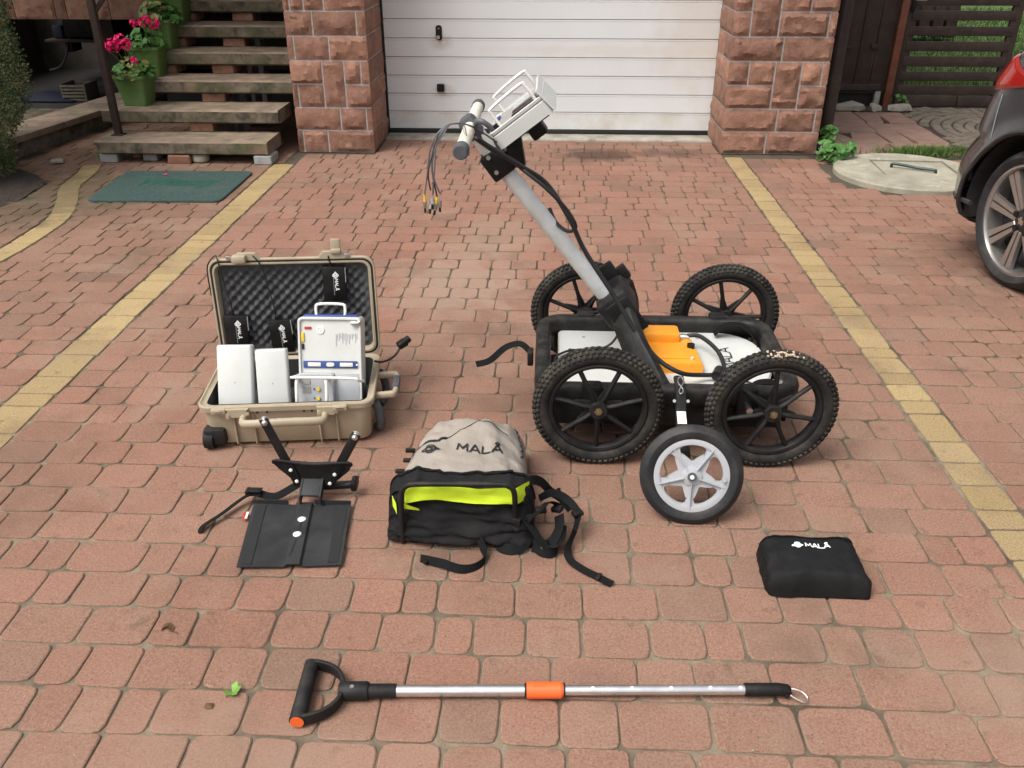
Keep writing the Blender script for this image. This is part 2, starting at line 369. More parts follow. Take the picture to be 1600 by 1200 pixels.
def paver_geo(pts4, r, z, tilt):
    """rounded quad with worn edge: outer ring, shoulder, top"""
    c = Vector((sum(p[0] for p in pts4) / 4, sum(p[1] for p in pts4) / 4)); out = []
    P = [Vector(p) for p in pts4]
    for i in range(4):
        a, b, d = P[i - 1], P[i], P[(i + 1) % 4]; rr = r * R(.7, 1.35)
        ua = (a - b).normalized(); ud = (d - b).normalized(); rr = min(rr, .42 * (a - b).length, .42 * (d - b).length)
        q0 = b + ua * rr; q2 = b + ud * rr; q1 = b + (ua + ud) * rr * .27
        out += [q0, q1, q2]
    vs_ = []; n = 12
    for inset, dz in ((0, -.012), (.0012, -.0022), (.0045, 0)):
        for p in out:
            d = p - c; l = d.length; q = c + d * (1 - inset / l) - c
            vs_.append((q.x, q.y, z + dz + q.x * tilt[0] + q.y * tilt[1]))
    fs = [[k * n + j, k * n + (j + 1) % n, (k + 1) * n + (j + 1) % n, (k + 1) * n + j] for k in range(2) for j in range(n)] + [[2 * n + j for j in range(n)]]
    return c, vs_, fs
def screen(x, y):
    v = cam_inv @ Vector((x, y, 0)); return (800 + 1350 * v.x / -v.z, 600 - 1350 * v.y / -v.z) if v.z < 0 else (-9999, 0)
cam_inv = (Matrix.Translation(cam.location) @ cam.rotation_euler.to_matrix().to_4x4()).inverted()
WELL = (2.37, 5.76, .47)
pieces = []
def paver_ok(x0, x1, y0, y1):
    xm, ym = (x0 + x1) / 2, (y0 + y1) / 2
    if (xm - WELL[0]) ** 2 + (ym - WELL[1]) ** 2 < (WELL[2] + .035) ** 2: return False
    if xm > 1.28 and ym > 6.22: return False
    if xm > -1.83 and ym > 6.62: return False
    if -1.83 < xm < -1.22 and ym > 6.22: return False
    if xm < -3.55 + .157 * (ym - 6.03) - .13 and ym > 5.75: return False
    if ((xm + 3.72) / .55) ** 2 + ((ym - 5.05) / .62) ** 2 < 1: return False
    return True
def paver_colour(x, y):
    k = rnd.random()
    c = Vector((.272, .140, .099)).lerp(Vector((.25, .127, .090)), R(0, 1))
    if k < .10: c = Vector((.218, .122, .09))
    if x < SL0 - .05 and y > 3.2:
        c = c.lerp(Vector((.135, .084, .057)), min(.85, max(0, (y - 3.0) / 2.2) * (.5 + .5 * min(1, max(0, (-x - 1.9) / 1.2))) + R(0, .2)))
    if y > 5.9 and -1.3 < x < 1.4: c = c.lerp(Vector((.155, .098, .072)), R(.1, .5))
    c = c.lerp(Vector((.258, .152, .111)), max(0, min(.6, .3 + .7 * fbm(x * .9, y * .9, 3))))
    return c * R(.92, 1.07)
row_y = [1.206 - .1235 * 5]
while row_y[-1] < 7.75: row_y.append(row_y[-1] + .1245 + R(-.0025, .0025))
for y0, y1 in zip(row_y[:-1], row_y[1:]):
    ym = (y0 + y1) / 2; cxx = curve_x(ym)
    spans = [(SL1 + .004, SR0 - .004, 'm'), (SR1 + .004, 4.0, 'r')]
    if cxx is None: spans.append((-4.45, SL0 - .004 if ym < 6.0 else -1.82, 'l'))
    else: spans += [(-4.45, cxx - .072, 'l'), (cxx + .072, SL0 - .004, 'l')]
    if ym > 5.95: spans = [(-4.45, -1.82, 'l'), (SL1 if ym < 6.2 else -1.24, SR0 - .004 if ym < 6.25 else 1.23, 'm'), (SR1 + .004, 4, 'r')]
    for xa, xb, tagk in spans:
        x = xa if tagk != 'l' or xa > -4 else xa - R(0, .1)
        while x < xb - .03:
            w = rnd.choices((.092, .128, .165, .190), (.22, .40, .2, .18))[0] + R(-.006, .006)
            if xb - (x + w) < .06: w = xb - x
            if w > .22: w /= 2
            if paver_ok(x, x + w, y0, y1):
                g = R(.0010, .0024); j = lambda: R(-.0026, .0026)
                dy = .004 * fbm(x * 1.3, ym * .7) * 3
                q = [(x + g + j(), y0 + g + j() + dy), (x + w - g + j(), y0 + g + j() + dy), (x + w - g + j(), y1 - g + j() + dy), (x + g + j(), y1 - g + j() + dy)]
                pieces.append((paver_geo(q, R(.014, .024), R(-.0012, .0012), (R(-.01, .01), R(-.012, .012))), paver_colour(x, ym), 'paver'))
            x += w
def yellow(q): pieces.append((paver_geo(q, .011, R(-.001, .0012), (R(-.01, .01), R(-.01, .01))), Vector((.39, .29, .145)).lerp(Vector((.33, .24, .115)), R(0, 1)) * R(.92, 1.05), 'yellow_paver'))
for xa, xb, ya, ye in ((SL0, SL1, .9, 5.93), (SR0, SR1, .9, 6.2)):
    y = ya
    while y < ye - .05:
        l = rnd.choices((.09, .125, .18), (.4, .35, .25))[0] + R(-.006, .006); l = min(l, ye - y); j = lambda: R(-.004, .004)
        yellow([(xa + .003 + j(), y + .003 + j() * .5), (xb - .003 + j(), y + .003 + j() * .5), (xb - .003 + j(), y + l - .003), (xa + .003 + j(), y + l - .003)]); y += l
acc = 0; i0 = 0
for i in range(1, len(curve)):
    acc += (curve[i] - curve[i - 1]).length
    if acc > .11 or i == len(curve) - 1:
        a, b = curve[i0], curve[i]; ta = (curve[min(i0 + 1, len(curve) - 1)] - curve[max(i0 - 1, 0)]).normalized(); tb = (curve[min(i + 1, len(curve) - 1)] - curve[i - 1]).normalized()
        na = Vector((-ta.y, ta.x)); nb = Vector((-tb.y, tb.x)); a2, b2 = Vector(a[:2]), Vector(b[:2]); t2 = (b2 - a2).normalized() * .003
        yellow([tuple(a2 - na * .062 + t2), tuple(a2 + na * .062 + t2), tuple(b2 + nb * .062 - t2), tuple(b2 - nb * .062 - t2)]); acc = 0; i0 = i
def paver_cols(c, y):
    k = R(.15, .75) * max(.12, min(1, 1.6 - .3 * y)); e = c.lerp(Vector((.27, .205, .145)), k); return [e] * 12 + [e] * 12 + [c.lerp(e, .25)] * 12
def vis(p):
    x, y = screen(p[0][0].x, p[0][0].y); return -60 < x < 1660 and 0 < y < 1260
red = sorted([p for p in pieces if p[2] == 'paver'], key=lambda p: (not vis(p), p[0][0].y))
yel = [p for p in pieces if p[2] != 'paver']
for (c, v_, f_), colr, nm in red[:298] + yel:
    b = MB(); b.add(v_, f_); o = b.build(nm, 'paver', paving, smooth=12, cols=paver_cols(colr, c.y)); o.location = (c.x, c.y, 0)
far = MB(); fc = []
for (c, v_, f_), colr, nm in red[298:]: far.add(v_, f_, T(c.x, c.y, 0)); fc += paver_cols(colr, c.y)
struct(far.build('paver_field', 'paver', paving, smooth=12, cols=fc), 'stuff')

# ---------------------------------------------------------------- stone work
def stone_geo(w, h, seed, depth=.03):
    """rock-faced block in the XZ plane, front towards -Y, back at y=0: tooled margin, broken boss with ledges"""
    rr = random.Random(seed); cs = .021; nx = max(4, int(w / cs) + 1); nz_ = max(5, int(h / cs) + 1); vs_ = []; ph = rr.uniform(0, 99)
    amp = depth * rr.uniform(.7, 1.2); tx, tz = rr.uniform(-.5, .5), rr.uniform(-.6, .2); mar = rr.uniform(.010, .018)
    for k in range(nz_):
        for i in range(nx):
            u = w * i / (nx - 1); z = h * k / (nz_ - 1); edge = i in (0, nx - 1) or k in (0, nz_ - 1)
            if not edge: u += rr.uniform(-.35, .35) * cs * .8; z += rr.uniform(-.35, .35) * cs * .8
            e = min(u, w - u, z, h - z) + .010 * fbm(u * 20 + ph, z * 20, ph)
            bs_ = max(0., min(1., (e - mar) / .010)); n1 = fbm(u * 8 + ph, z * 10, ph, 4); led = math.floor((n1 + .6) * 2.6) / 2.6
            y = -.012 if edge else -.013 - bs_ * amp * max(.12, .45 + .55 * led + .18 * n1 + .35 * tx * (u / w - .5) + .5 * tz * (z / h - .5)) - .0015 * rr.random()
            vs_.append((u, y, z))
    fs = [[k * nx + i, k * nx + i + 1, (k + 1) * nx + i + 1, (k + 1) * nx + i] for k in range(nz_ - 1) for i in range(nx - 1)]
    ring = [i for i in range(nx)] + [k * nx + nx - 1 for k in range(1, nz_)] + [(nz_ - 1) * nx + i for i in range(nx - 2, -1, -1)] + [k * nx for k in range(nz_ - 2, 0, -1)]
    o = len(vs_); vs_ += [(vs_[q][0], .012, vs_[q][2]) for q in ring]; n = len(ring)
    fs += [[ring[j], o + j, o + (j + 1) % n, ring[(j + 1) % n]] for j in range(n)]
    return vs_, fs
def stone(parent, w, h, M, seed, depth=.021):
    b = MB(); v_, f_ = stone_geo(w, h, seed, depth); b.add(v_, f_, M); rr = random.Random(seed + 5)
    c = Vector((.285, .148, .098)).lerp(Vector((.225, .115, .08)), rr.random()) * rr.uniform(.85, 1.15)
    return b.build('stone', 'stone', parent, smooth=18, cols=[c] * len(b.v))
CH = .157; JT = .0064
def pillar(name, label, x0, x1, y0, yb, rows, side_sign):
    """rows: bottom up, list of split fractions; a pair (f0,f1,'t') is a stone two courses tall"""
    p = thing(name, label, 'pillar', (x0, y0, 0)); W = x1 - x0; D = yb - y0
    core = MB(); core.box((W / 2, D / 2 - .004, 1.2), (W + .014, D + .008, 2.4)); core.build('core', 'mortar', p, smooth=0)
    sd = int(abs(x0) * 1000)
    for r, cells in enumerate(rows):
        for a, b, tall in cells:
            xa, xb = a * W + (JT if a > 0 else -.012), b * W - (JT if b < 1 else -.012); w = xb - xa
            stone(p, w, CH * (2 if tall else 1) - 2 * JT, T(xa, 0, r * CH + JT), sd + r * 17 + int(a * 100))
        # the return towards the garage door
        n = 1 if r % 2 else 2; cuts = [0, D] if n == 1 else [0, D * R(.42, .58), D]
        for a, b in zip(cuts[:-1], cuts[1:]):
            if side_sign > 0: M = T(W, a + JT, r * CH + JT) @ RZ(90)
            else: M = T(0, b - JT, r * CH + JT) @ RZ(-90)
            stone(p, b - a - 2 * JT, CH - 2 * JT, M, sd + 500 + r * 7 + int(a * 50), .011)
        if r < 8:                # outer return
            if side_sign > 0: M = T(0, D - JT, r * CH + JT) @ RZ(-90)
            else: M = T(W, JT, r * CH + JT) @ RZ(90)
            stone(p, D - 2 * JT, CH - 2 * JT, M, sd + 900 + r, .008)
    return p
def cells(*c): return [(a, b, len(t) > 0) for a, b, *t in c]
left_rows = [cells((0, .055), (.055, .395), (.395, 1)), cells((0, .59), (.59, .94), (.94, 1)), cells((0, .055), (.055, .40), (.40, .69, 't'), (.69, 1)),
             cells((0, .40), (.69, .91), (.91, 1)), cells((0, .06), (.06, .52), (.52, 1)), cells((0, .33), (.33, .9), (.9, 1)), cells((0, .06), (.06, .24), (.24, .5), (.5, 1)),
             cells((0, .45), (.45, 1)), cells((0, .3), (.3, .7), (.7, 1)), cells((0, .6), (.6, 1)), cells((0, .4), (.4, 1)), cells((0, .55), (.55, 1)), cells((0, .4), (.4, 1)), cells((0, .6), (.6, 1)), cells((0, .35), (.35, 1))]
right_rows = [cells((0, .46), (.46, 1)), cells((0, .55), (.55, .95), (.95, 1)), cells((0, .46), (.46, .735, 't'), (.735, 1)), cells((0, .19), (.19, .46), (.735, .95), (.95, 1)),
              cells((0, .51), (.51, 1)), cells((0, .15), (.15, .44, 't'), (.44, .94), (.94, 1)), cells((0, .15), (.44, .74), (.74, 1)),
              cells((0, .45), (.45, 1)), cells((0, .3), (.3, .7), (.7, 1)), cells((0, .6), (.6, 1)), cells((0, .4), (.4, 1)), cells((0, .55), (.55, 1)), cells((0, .4), (.4, 1)), cells((0, .6), (.6, 1)), cells((0, .35), (.35, 1))]
pillar('stone_pillar', 'red sandstone pillar between the stairs and the garage door', -1.78, -1.255, 6.235, 6.80, left_rows, 1)
pillar('stone_pillar', 'red sandstone pillar between the garage door and the brown fence', 1.245, 1.90, 6.31, 6.82, right_rows, -1)
wl_ = MB(); wl_.box((.06, 6.74, 4.9), (3.68, .5, 5.0)); wl_.box((.06, 9.5, 3.7), (3.60, 5.0, 7.38)); wl_.box((-4.1, 10.4, 3.8), (4.7, .6, 7.4))
hw = tag(wl_.build('house_wall', 'plaster_dark', smooth=0), 'plastered house wall above and behind the garage door', 'wall')

# garage door
gd = thing('garage_door', 'white sectional garage door with black handle and horizontal ribs', 'door', (0, 6.845, 0))
pitch = .1318
for k in range(16):
    z0 = .045 + k * pitch
    b = MB(); prof = [(.004, .0015), (-.010, .0022), (-.012, .004), (-.012, pitch - .0165), (-.0075, pitch - .0155), (-.0075, pitch - .0135), (-.0115, pitch - .0125), (-.0115, pitch - .002), (.004, pitch - .0012)]
    b.grid(lambda u, v: ((u - .5) * 2.47 + .003, prof[min(8, int(v * 8 + .5))][0] + .0006 * fbm(u * 6, k), z0 + prof[min(8, int(v * 8 + .5))][1]), 9, 9)
    b.build('panel', 'door_dirty' if k < 1 else 'door_white', gd, smooth=22)
b = MB(); b.box((.003, .02, 1.1), (2.5, .03, 2.2)); b.build('backing', 'seal', gd, smooth=0)
b = MB(); b.box((.003, -.004, .024), (2.475, .03, .04), .006); b.build('bottom_seal', 'seal', gd)
for sx in (-1, 1):
    b = MB(); b.box((sx * 1.2425 + .003, -.012, 1.1), (.018, .03, 2.18), .003); b.build('side_seal', 'seal', gd)
    b = MB(); b.box((sx * 1.262 + .003, -.05, 1.1), (.02, .10, 2.2), .003); b.build('door_frame', 'frame_grey', gd)
b = MB(); b.prism(rrect(.046, .104, .02, 4), 0, .012, T(-.822, -.012, .742) @ RX(90), .003); hp = b.build('handle', 'black_smooth', gd)
b = MB(); b.cyl((-.826, -.024, .712), (-.826, -.038, .712), .013, 16); b.build('key_cylinder', 'steel', hp)
b = MB(); b.box((-.822, -.026, .772), (.010, .004, .010), .001); b.build('badge', 'print_grey', hp)
b = MB(); b.prism(rrect(.056, .056, .008, 3), 0, .028, T(-.823, -.012, .352) @ RX(90), .004); b.build('lock_cover', 'black_smooth', gd)
b = MB(); b.box((0, 6.735, -.008), (2.48, .20, .044), .008); struct(b.build('threshold', 'concrete'))

# ---------------------------------------------------------------- stairs, porch, low wall
st = thing('staircase', 'open stone staircase of long weathered slabs beside the garage pillar', 'stairs', (-2.5, 5.85, 0))
RISE, RUN, ST0 = .1555, .27, .152
def slab(i, x0, x1, d, parent):
    y0 = 5.85 + RUN * i; z1 = ST0 + RISE * i; rr = random.Random(i); b = MB(); n = 24
    def edge(u, k): return .004 * fbm(u * 14, i * 3.1, k)
    prof = [(0.02, -.092), (0, -.080), (0, -.010), (.008, 0), (d - .01, 0), (d, -.01), (d, -.09)]
    b.grid(lambda u, v: (x0 + (x1 - x0) * u + (.03 * (1 if u < .001 else 0) if prof[min(6, int(v * 6 + .5))][1] < -.05 and i == 0 else 0),
                         y0 + prof[min(6, int(v * 6 + .5))][0] + edge(u, v), z1 + prof[min(6, int(v * 6 + .5))][1] + edge(u, v + 7) * .5), n, 7)
    o = len(b.v) - n * 7
    b.f += [[j * n for j in range(7)], [j * n + n - 1 for j in range(7)][::-1], [j for j in range(n)] + [6 * n + j for j in range(n - 1, -1, -1)]]
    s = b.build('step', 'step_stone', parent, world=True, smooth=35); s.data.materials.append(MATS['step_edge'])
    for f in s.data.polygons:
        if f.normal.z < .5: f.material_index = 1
    return s
ends = [(-3.10, -1.905), (-3.14, -1.885), (-3.08, -1.79), (-3.06, -1.79), (-3.06, -1.79), (-3.06, -1.79), (-3.06, -1.79)]
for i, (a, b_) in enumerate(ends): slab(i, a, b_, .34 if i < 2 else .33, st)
def block(x, y, z0, z1, w, d, m, name='support_block'):
    b = MB(); v_, f_ = rbox_geo(w, d, z1 - z0, .006, 1)
    b.add([(p[0] + R(-.003, .003), p[1] + R(-.003, .003), p[2]) for p in v_], f_, T(x, y, (z0 + z1) / 2) @ RZ(R(-4, 4))); return b.build(name, m, st, world=True, smooth=30)
block(-3.03, 5.93, 0, .06, .125, .12, 'block_grey'); block(-2.76, 5.97, 0, .058, .10, .1, 'block_grey'); block(-2.885, 6.05, 0, .05, .07, .1, 'block_red')
block(-2.53, 5.92, 0, .059, .155, .14, 'block_red'); block(-1.945, 5.93, 0, .06, .12, .17, 'block_grey')
b = MB(); b.lathe([(.045, 0), (.058, .012), (.06, .04), (.05, .058)], 16, T(-2.40, 5.92, 0)); b.build('support_block', 'well_concrete', st, world=True)
for i in range(1, 7):
    zt = ST0 + RISE * i - .092; zb = ST0 + RISE * (i - 1) if i > 1 else .155
    block(-2.47 + .012 * i, 5.85 + RUN * i + .14, zt - .064, zt, .165, .20, 'block_red')
    if i < 3: block(-2.46, 5.85 + RUN * i + .15, 0, zt - .066, .15, .18, 'block_grey')
    else:
        block(-2.46, 5.85 + RUN * i + .17, 0, zt - .066, .11, .13, 'block_grey')
        block(-2.87, 5.85 + RUN * i + .14, zt - .064, zt, .16, .2, 'block_red')

po = thing('porch', 'stone faced porch over a dark open cellar left of the stairs', 'porch', (-4, 7.9, 0))
b = MB(); b.box((-3.55, 9.0, 1.04), (3.5, 2.2, .08)); b.build('floor_slab', 'concrete', po, world=True, smooth=0)
x = -5.2; sd = 40
b = MB(); b.box((-4.15, 8.0, .90), (2.1, .16, .36)); b.build('lintel_core', 'mortar', po, world=True, smooth=0)
for r, ws in enumerate(([.31, .22, .36, .10, .26, .12, .40, .10, .25], [.2, .3, .3, .3, .35, .3, .3])):
    x = -5.15
    for w in ws:
        w2 = min(w, -3.12 - x)
        if w2 > .04: o = stone(po, w2 - .008, .18 - .006, T(x - po.location.x, 7.92 - po.location.y, .716 + r * .18), sd)
        sd += 3; x += w
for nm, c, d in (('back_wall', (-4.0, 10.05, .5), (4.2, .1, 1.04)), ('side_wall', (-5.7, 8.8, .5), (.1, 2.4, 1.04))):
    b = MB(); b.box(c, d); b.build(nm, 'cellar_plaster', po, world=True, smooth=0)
b = MB(); b.box((-3.75, 8.0, 2.62), (3.9, 4.4, .10), .01, None); b.build('unseen_shade_roof', 'brown_wood', po, world=True)  # unseen roof, added above the view to shade the stairs; tall post suggests it
b = MB(); b.box((-4.28, 9.4, .5), (.12, 1.2, 1.0)); b.build('inner_pier', 'cellar_plaster', po, world=True, smooth=0)
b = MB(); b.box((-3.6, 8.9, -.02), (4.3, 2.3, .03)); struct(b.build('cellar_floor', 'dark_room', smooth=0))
sh = thing('wall_shelf', 'dark shelf with a machine and hanging cable inside the cellar', 'shelf', (-4.75, 9.2, .40))
b = MB(); b.box((0, 0, 0), (.62, .3, .025), .004); b.build('board', 'brown_wood', sh)
b = MB(); b.box((.05, 0, .13), (.34, .22, .22), .03); b.cyl((.0, -.05, .24), (.22, -.05, .29), .05, 12); b.build('machine', 'black_plastic', sh)
b = MB(); b.box((-.20, 0, .075), (.10, .15, .12), .01); b.build('tin', 'navy_tin', sh)
b = MB(); b.tube(spline([(-.1, -.1, .0), (-.12, -.14, -.12), (-.2, -.16, -.24), (-.32, -.16, -.28)], 6), .012, 6); b.build('hanging_cable', 'cable', sh)
b = MB(); b.box((-.1, 0, -.06), (.07, .2, .1), .01); b.build('bracket', 'black_plastic', sh)
cr = thing('crate', 'small pale slatted crate on the cellar floor behind the low wall', 'crate', (-4.36, 8.2, -.01))
for k in range(5):
    [MB().box((0, yy, .02 + k * .03), (.22, .012, .02), .002).build('slat', 'crate_wood', cr) for yy in (-.12, .12)]
for sx in (-1, 1):
    b = MB(); b.box((sx * .108, 0, .08), (.014, .25, .16), .002); b.build('end_board', 'crate_wood', cr)
tb = MB(); tb.grid(lambda u, v: (-4.95 + u * .6, 8.0 + v * .4, .01 + .05 * max(0, sin(pi * u) * sin(pi * v)) * (1 + .5 * fbm(u * 4, v * 4))), 14, 10)
tag(tb.build('tarpaulin', mat('navy', (.008, .010, .03), .7, .2, 10), smooth=80), 'dark blue folded sheet on the cellar floor behind the shrub', 'tarpaulin')

lw = thing('low_wall', 'low concrete wall with pale coping between the shrub and the stairs', 'wall', (-3.62, 6.5, 0))
p0, p1 = Vector((-3.74, 5.72, 0)), Vector((-3.39, 7.93, 0)); dd = (p1 - p0).normalized(); nn = Vector((-dd.y, dd.x, 0)); ln = (p1 - p0).length; ang = math.degrees(atan2(dd.y, dd.x))
MW = T(*(p0 - Vector((lw.location.x, lw.location.y, 0)))) @ RZ(ang)
b = MB(); b.box((ln / 2, .17, .045), (ln, .26, .115), .004, MW); b.build('base', 'step_edge', lw)
cuts = [0, .78, 1.5, ln]
for a, c in zip(cuts[:-1], cuts[1:]):
    b = MB(); b.box(((a + c) / 2, .16, .126), (c - a - .006, .33, .046), .006, MW); b.build('coping_slab', 'step_stone', lw)

hr = thing('handrail', 'brown painted steel handrail post standing on the lowest step', 'handrail', (-3.005, 6.04, ST0))
b = MB(); b.box((0, 0, 1.1), (.045, .045, 2.2), .004); b.build('post', 'brown_wood', hr)
b = MB(); b.tube([(.0, .0, .78), (.22, .25, 1.13)], .016, 8); b.build('brace', 'brown_wood', hr)
b = MB(); b.tube([(.0, .0, 1.0), (0, 1.6, 1.95)], .02, 8); b.build('rail', 'brown_wood', hr)
b = MB(); b.box((0, 0, .004), (.08, .08, .008), .002); b.build('base_plate', 'brown_wood', hr)

# ---------------------------------------------------------------- geranium pots
def leaf_round(mb, c, nrm, rad, rr):
    n = Vector(nrm).normalized(); u = n.orthogonal().normalized(); w = n.cross(u); k = 9; a0 = rr.uniform(0, 6.28)
    vs_ = [Vector(c) - n * rad * .25]
    for j in range(k):
        a = a0 + 2 * pi * j / k * .94; q = rad * (1 + .13 * cos(5 * a)); vs_.append(Vector(c) + u * cos(a) * q + w * sin(a) * q + n * rr.uniform(-.12, .15) * rad)
    mb.add(vs_, [[0, j, j + 1] for j in range(1, k)])
def geranium(loc, label, heads, nleaf, seed, scale=1.0, high=.0):
    rr = random.Random(seed); p = thing('flowerpot', label, 'flowerpot', loc, rr.uniform(-6, 6), 'green geranium pots on the stairs')
    b = MB()
    def ring(w, z, r_): return [(x, y, z) for x, y in rrect(w, w, r_, 3)]
    lv = [ring(.165, 0, .02), ring(.172, .012, .022), ring(.168, .020, .02), ring(.222, .185, .024), ring(.232, .188, .026), ring(.232, .208, .026), ring(.214, .208, .02), ring(.205, .17, .02)]
    n = len(lv[0]); vs_ = [q for l in lv for q in l]
    fs = [[k * n + j, k * n + (j + 1) % n, (k + 1) * n + (j + 1) % n, (k + 1) * n + j] for k in range(len(lv) - 1) for j in range(n)] + [list(range(n))[::-1]]
    b.add(vs_, fs); b.build('pot', 'pot_green', p, smooth=35)
    b = MB(); b.prism(rrect(.206, .206, .02, 3), .16, .178); b.build('earth_fill', 'soil', p, smooth=0)
    stm = MB(); lf = MB(); pl = MB(); fl = []
    for i in range(nleaf):
        a = rr.uniform(0, 6.28); q = sqrt(rr.random()) * .15 * scale; z = .19 + rr.uniform(.0, .15 + high) * (1.15 - q / .2)
        c = Vector((q * cos(a), q * sin(a), z)); d = Vector((cos(a) * q * 5, sin(a) * q * 5 - .25, .75 + rr.uniform(-.3, .3)))
        leaf_round(pl if rr.random() < .10 else lf, c, d, rr.uniform(.022, .04), rr)
        if i % 2 == 0: stm.tube([(c.x * .25, c.y * .25, .175), (c.x * .7, c.y * .7, (z + .19) / 2), tuple(c)], .0025, 4, caps=False)
    for (hx, hy, hz, hr_) in heads:
        stm.tube(spline([(hx * .2, hy * .2, .18), (hx * .6, hy * .6, (hz + .2) / 2 + .02), (hx, hy, hz)], 4), .003, 5, caps=False)
        f = MB()
        for k in range(int(46 * (hr_ / .045) ** 2)):
            v = Vector((rr.gauss(0, 1), rr.gauss(0, 1), rr.gauss(.3, 1))).normalized(); c = Vector((hx, hy, hz)) + v * hr_ * rr.uniform(.65, 1.05)
            n_ = (v + Vector((rr.uniform(-.5, .5), rr.uniform(-.5, .5), rr.uniform(-.5, .5)))).normalized(); u = n_.orthogonal().normalized(); w = n_.cross(u)
            for s in range(5):
                a = s * 1.2566 + k; d = u * cos(a) + w * sin(a); e = u * -sin(a) + w * cos(a); l = rr.uniform(.011, .015)
                f.add([c, c + d * l * .6 + e * l * .45 + n_ * .002, c + d * l + n_ * .004, c + d * l * .6 - e * l * .45 + n_ * .002], [[0, 1, 2, 3]])
        f.build('flower_head', 'petal', p, smooth=0, recalc=False)
    stm.build('stems', 'leaf', p); lf.build('leaves', 'leaf', p, smooth=0, recalc=False)
    if pl.v: pl.build('yellowed_leaves', 'leaf_pale', p, smooth=0, recalc=False)
    return p
geranium((-2.945, 6.33, ST0 + RISE), 'green flowerpot with pink geraniums on the second step, lowest of the pots', [(-.09, -.05, .40, .05), (-.04, -.03, .44, .035), (.01, -.06, .41, .04), (.07, -.1, .31, .024), (-.13, -.08, .39, .035)], 60, 3)
geranium((-2.93, 6.60, ST0 + RISE * 2), 'green flowerpot on the third step behind the lowest pot, with tall pink blooms', [(-.07, -.02, .36, .026), (.04, -.06, .37, .05), (.09, -.03, .36, .035)], 55, 5, high=.04)
geranium((-2.915, 6.87, ST0 + RISE * 3), 'green flowerpot on the fourth step with leafy plant and few blooms', [(.0, -.04, .37, .032), (-.05, -.03, .38, .026)], 75, 9, high=.03)
geranium((-2.90, 7.14, ST0 + RISE * 4), 'highest green flowerpot in the row, cut by the top of the picture', [(.02, -.05, .40, .04)], 60, 12, high=.05)
pe = MB(); pe.grid(lambda u, v: (-2.50 + u * .022, 5.50 + v * .02, .020 + .004 * u * v), 3, 3); tag(pe.build('fallen_petal', 'petal', smooth=0), 'single fallen pink petal on the green doormat', 'petal')

# doormat
dm = thing('doormat', 'worn dark green rectangular doormat with script lettering before the stairs', 'doormat', (-2.35, 5.28, 0))
mq = [(-2.745, 4.935), (-1.94, 4.955), (-1.945, 5.64), (-2.785, 5.61)]
def matpt(u, v): return (mq[0][0] * (1 - u) * (1 - v) + mq[1][0] * u * (1 - v) + mq[2][0] * u * v + mq[3][0] * (1 - u) * v, mq[0][1] * (1 - u) * (1 - v) + mq[1][1] * u * (1 - v) + mq[2][1] * u * v + mq[3][1] * (1 - u) * v)
out = []
for px, py in rrect(1, 1, .07, 5, .5, .5): out.append(tuple(a - c for a, c in zip(matpt(px, py), (-2.35, 5.28))))
b = MB(); b.prism(out, .001, .014, inset=.004); b.build('pile', 'mat_green', dm, smooth=30)
fc_ = bpy.data.curves.new('lettering', 'FONT'); fc_.body = 'Witamy'; fc_.size = .2; fc_.shear = .35; fc_.space_character = 1.05; fc_.offset = .006; fc_.resolution_u = 3
fo = bpy.data.objects.new('lettering_source', fc_); COL.objects.link(fo); bpy.context.view_layer.update()
me = bpy.data.meshes.new_from_object(fo.evaluated_get(bpy.context.evaluated_depsgraph_get())); bpy.data.objects.remove(fo)
xs = [v.co.x for v in me.vertices]; ys = [v.co.y for v in me.vertices]
for v in me.vertices:
    u = .24 + .60 * (v.co.x - min(xs)) / (max(xs) - min(xs)); w = .40 + .32 * (v.co.y - min(ys)) / (max(ys) - min(ys)); q = matpt(u, w); v.co = (q[0] + 2.35, q[1] - 5.28, .0152)
me.materials.append(MATS['mat_text']); lo_ = bpy.data.objects.new('lettering', me); COL.objects.link(lo_); lo_.parent = dm

# ---------------------------------------------------------------- shrub and flower bed
def bedr(u): return 1 + .10 * fbm(cos(2 * pi * u) * 2.2, sin(2 * pi * u) * 2.2, 5)
b = MB(); b.grid(lambda u, v: (-3.72 + .57 * v * bedr(u) * cos(2 * pi * u), 5.05 + .64 * v * bedr(u) * sin(2 * pi * u), .03 * (1 - v * v) + .02 * fbm(v * cos(2 * pi * u) * 5, v * sin(2 * pi * u) * 5) + .004), 40, 14, True)
struct(b.build('flower_bed', 'soil', smooth=80))
sb = thing('shrub', 'dense clipped green shrub at the left edge before the cellar', 'shrub', (-3.84, 5.42, 0))
rr = random.Random(4); cr_ = MB(); dry = MB(); tk = MB()
def shrub_r(z, a): return (.34 + .17 * min(1, max(0, z - .22) / .25)) * (1 + .10 * fbm(cos(a) * 3, sin(a) * 3, z * 4)) * (1 if z < 1.5 else max(.1, 1 - (z - 1.5) * .9))
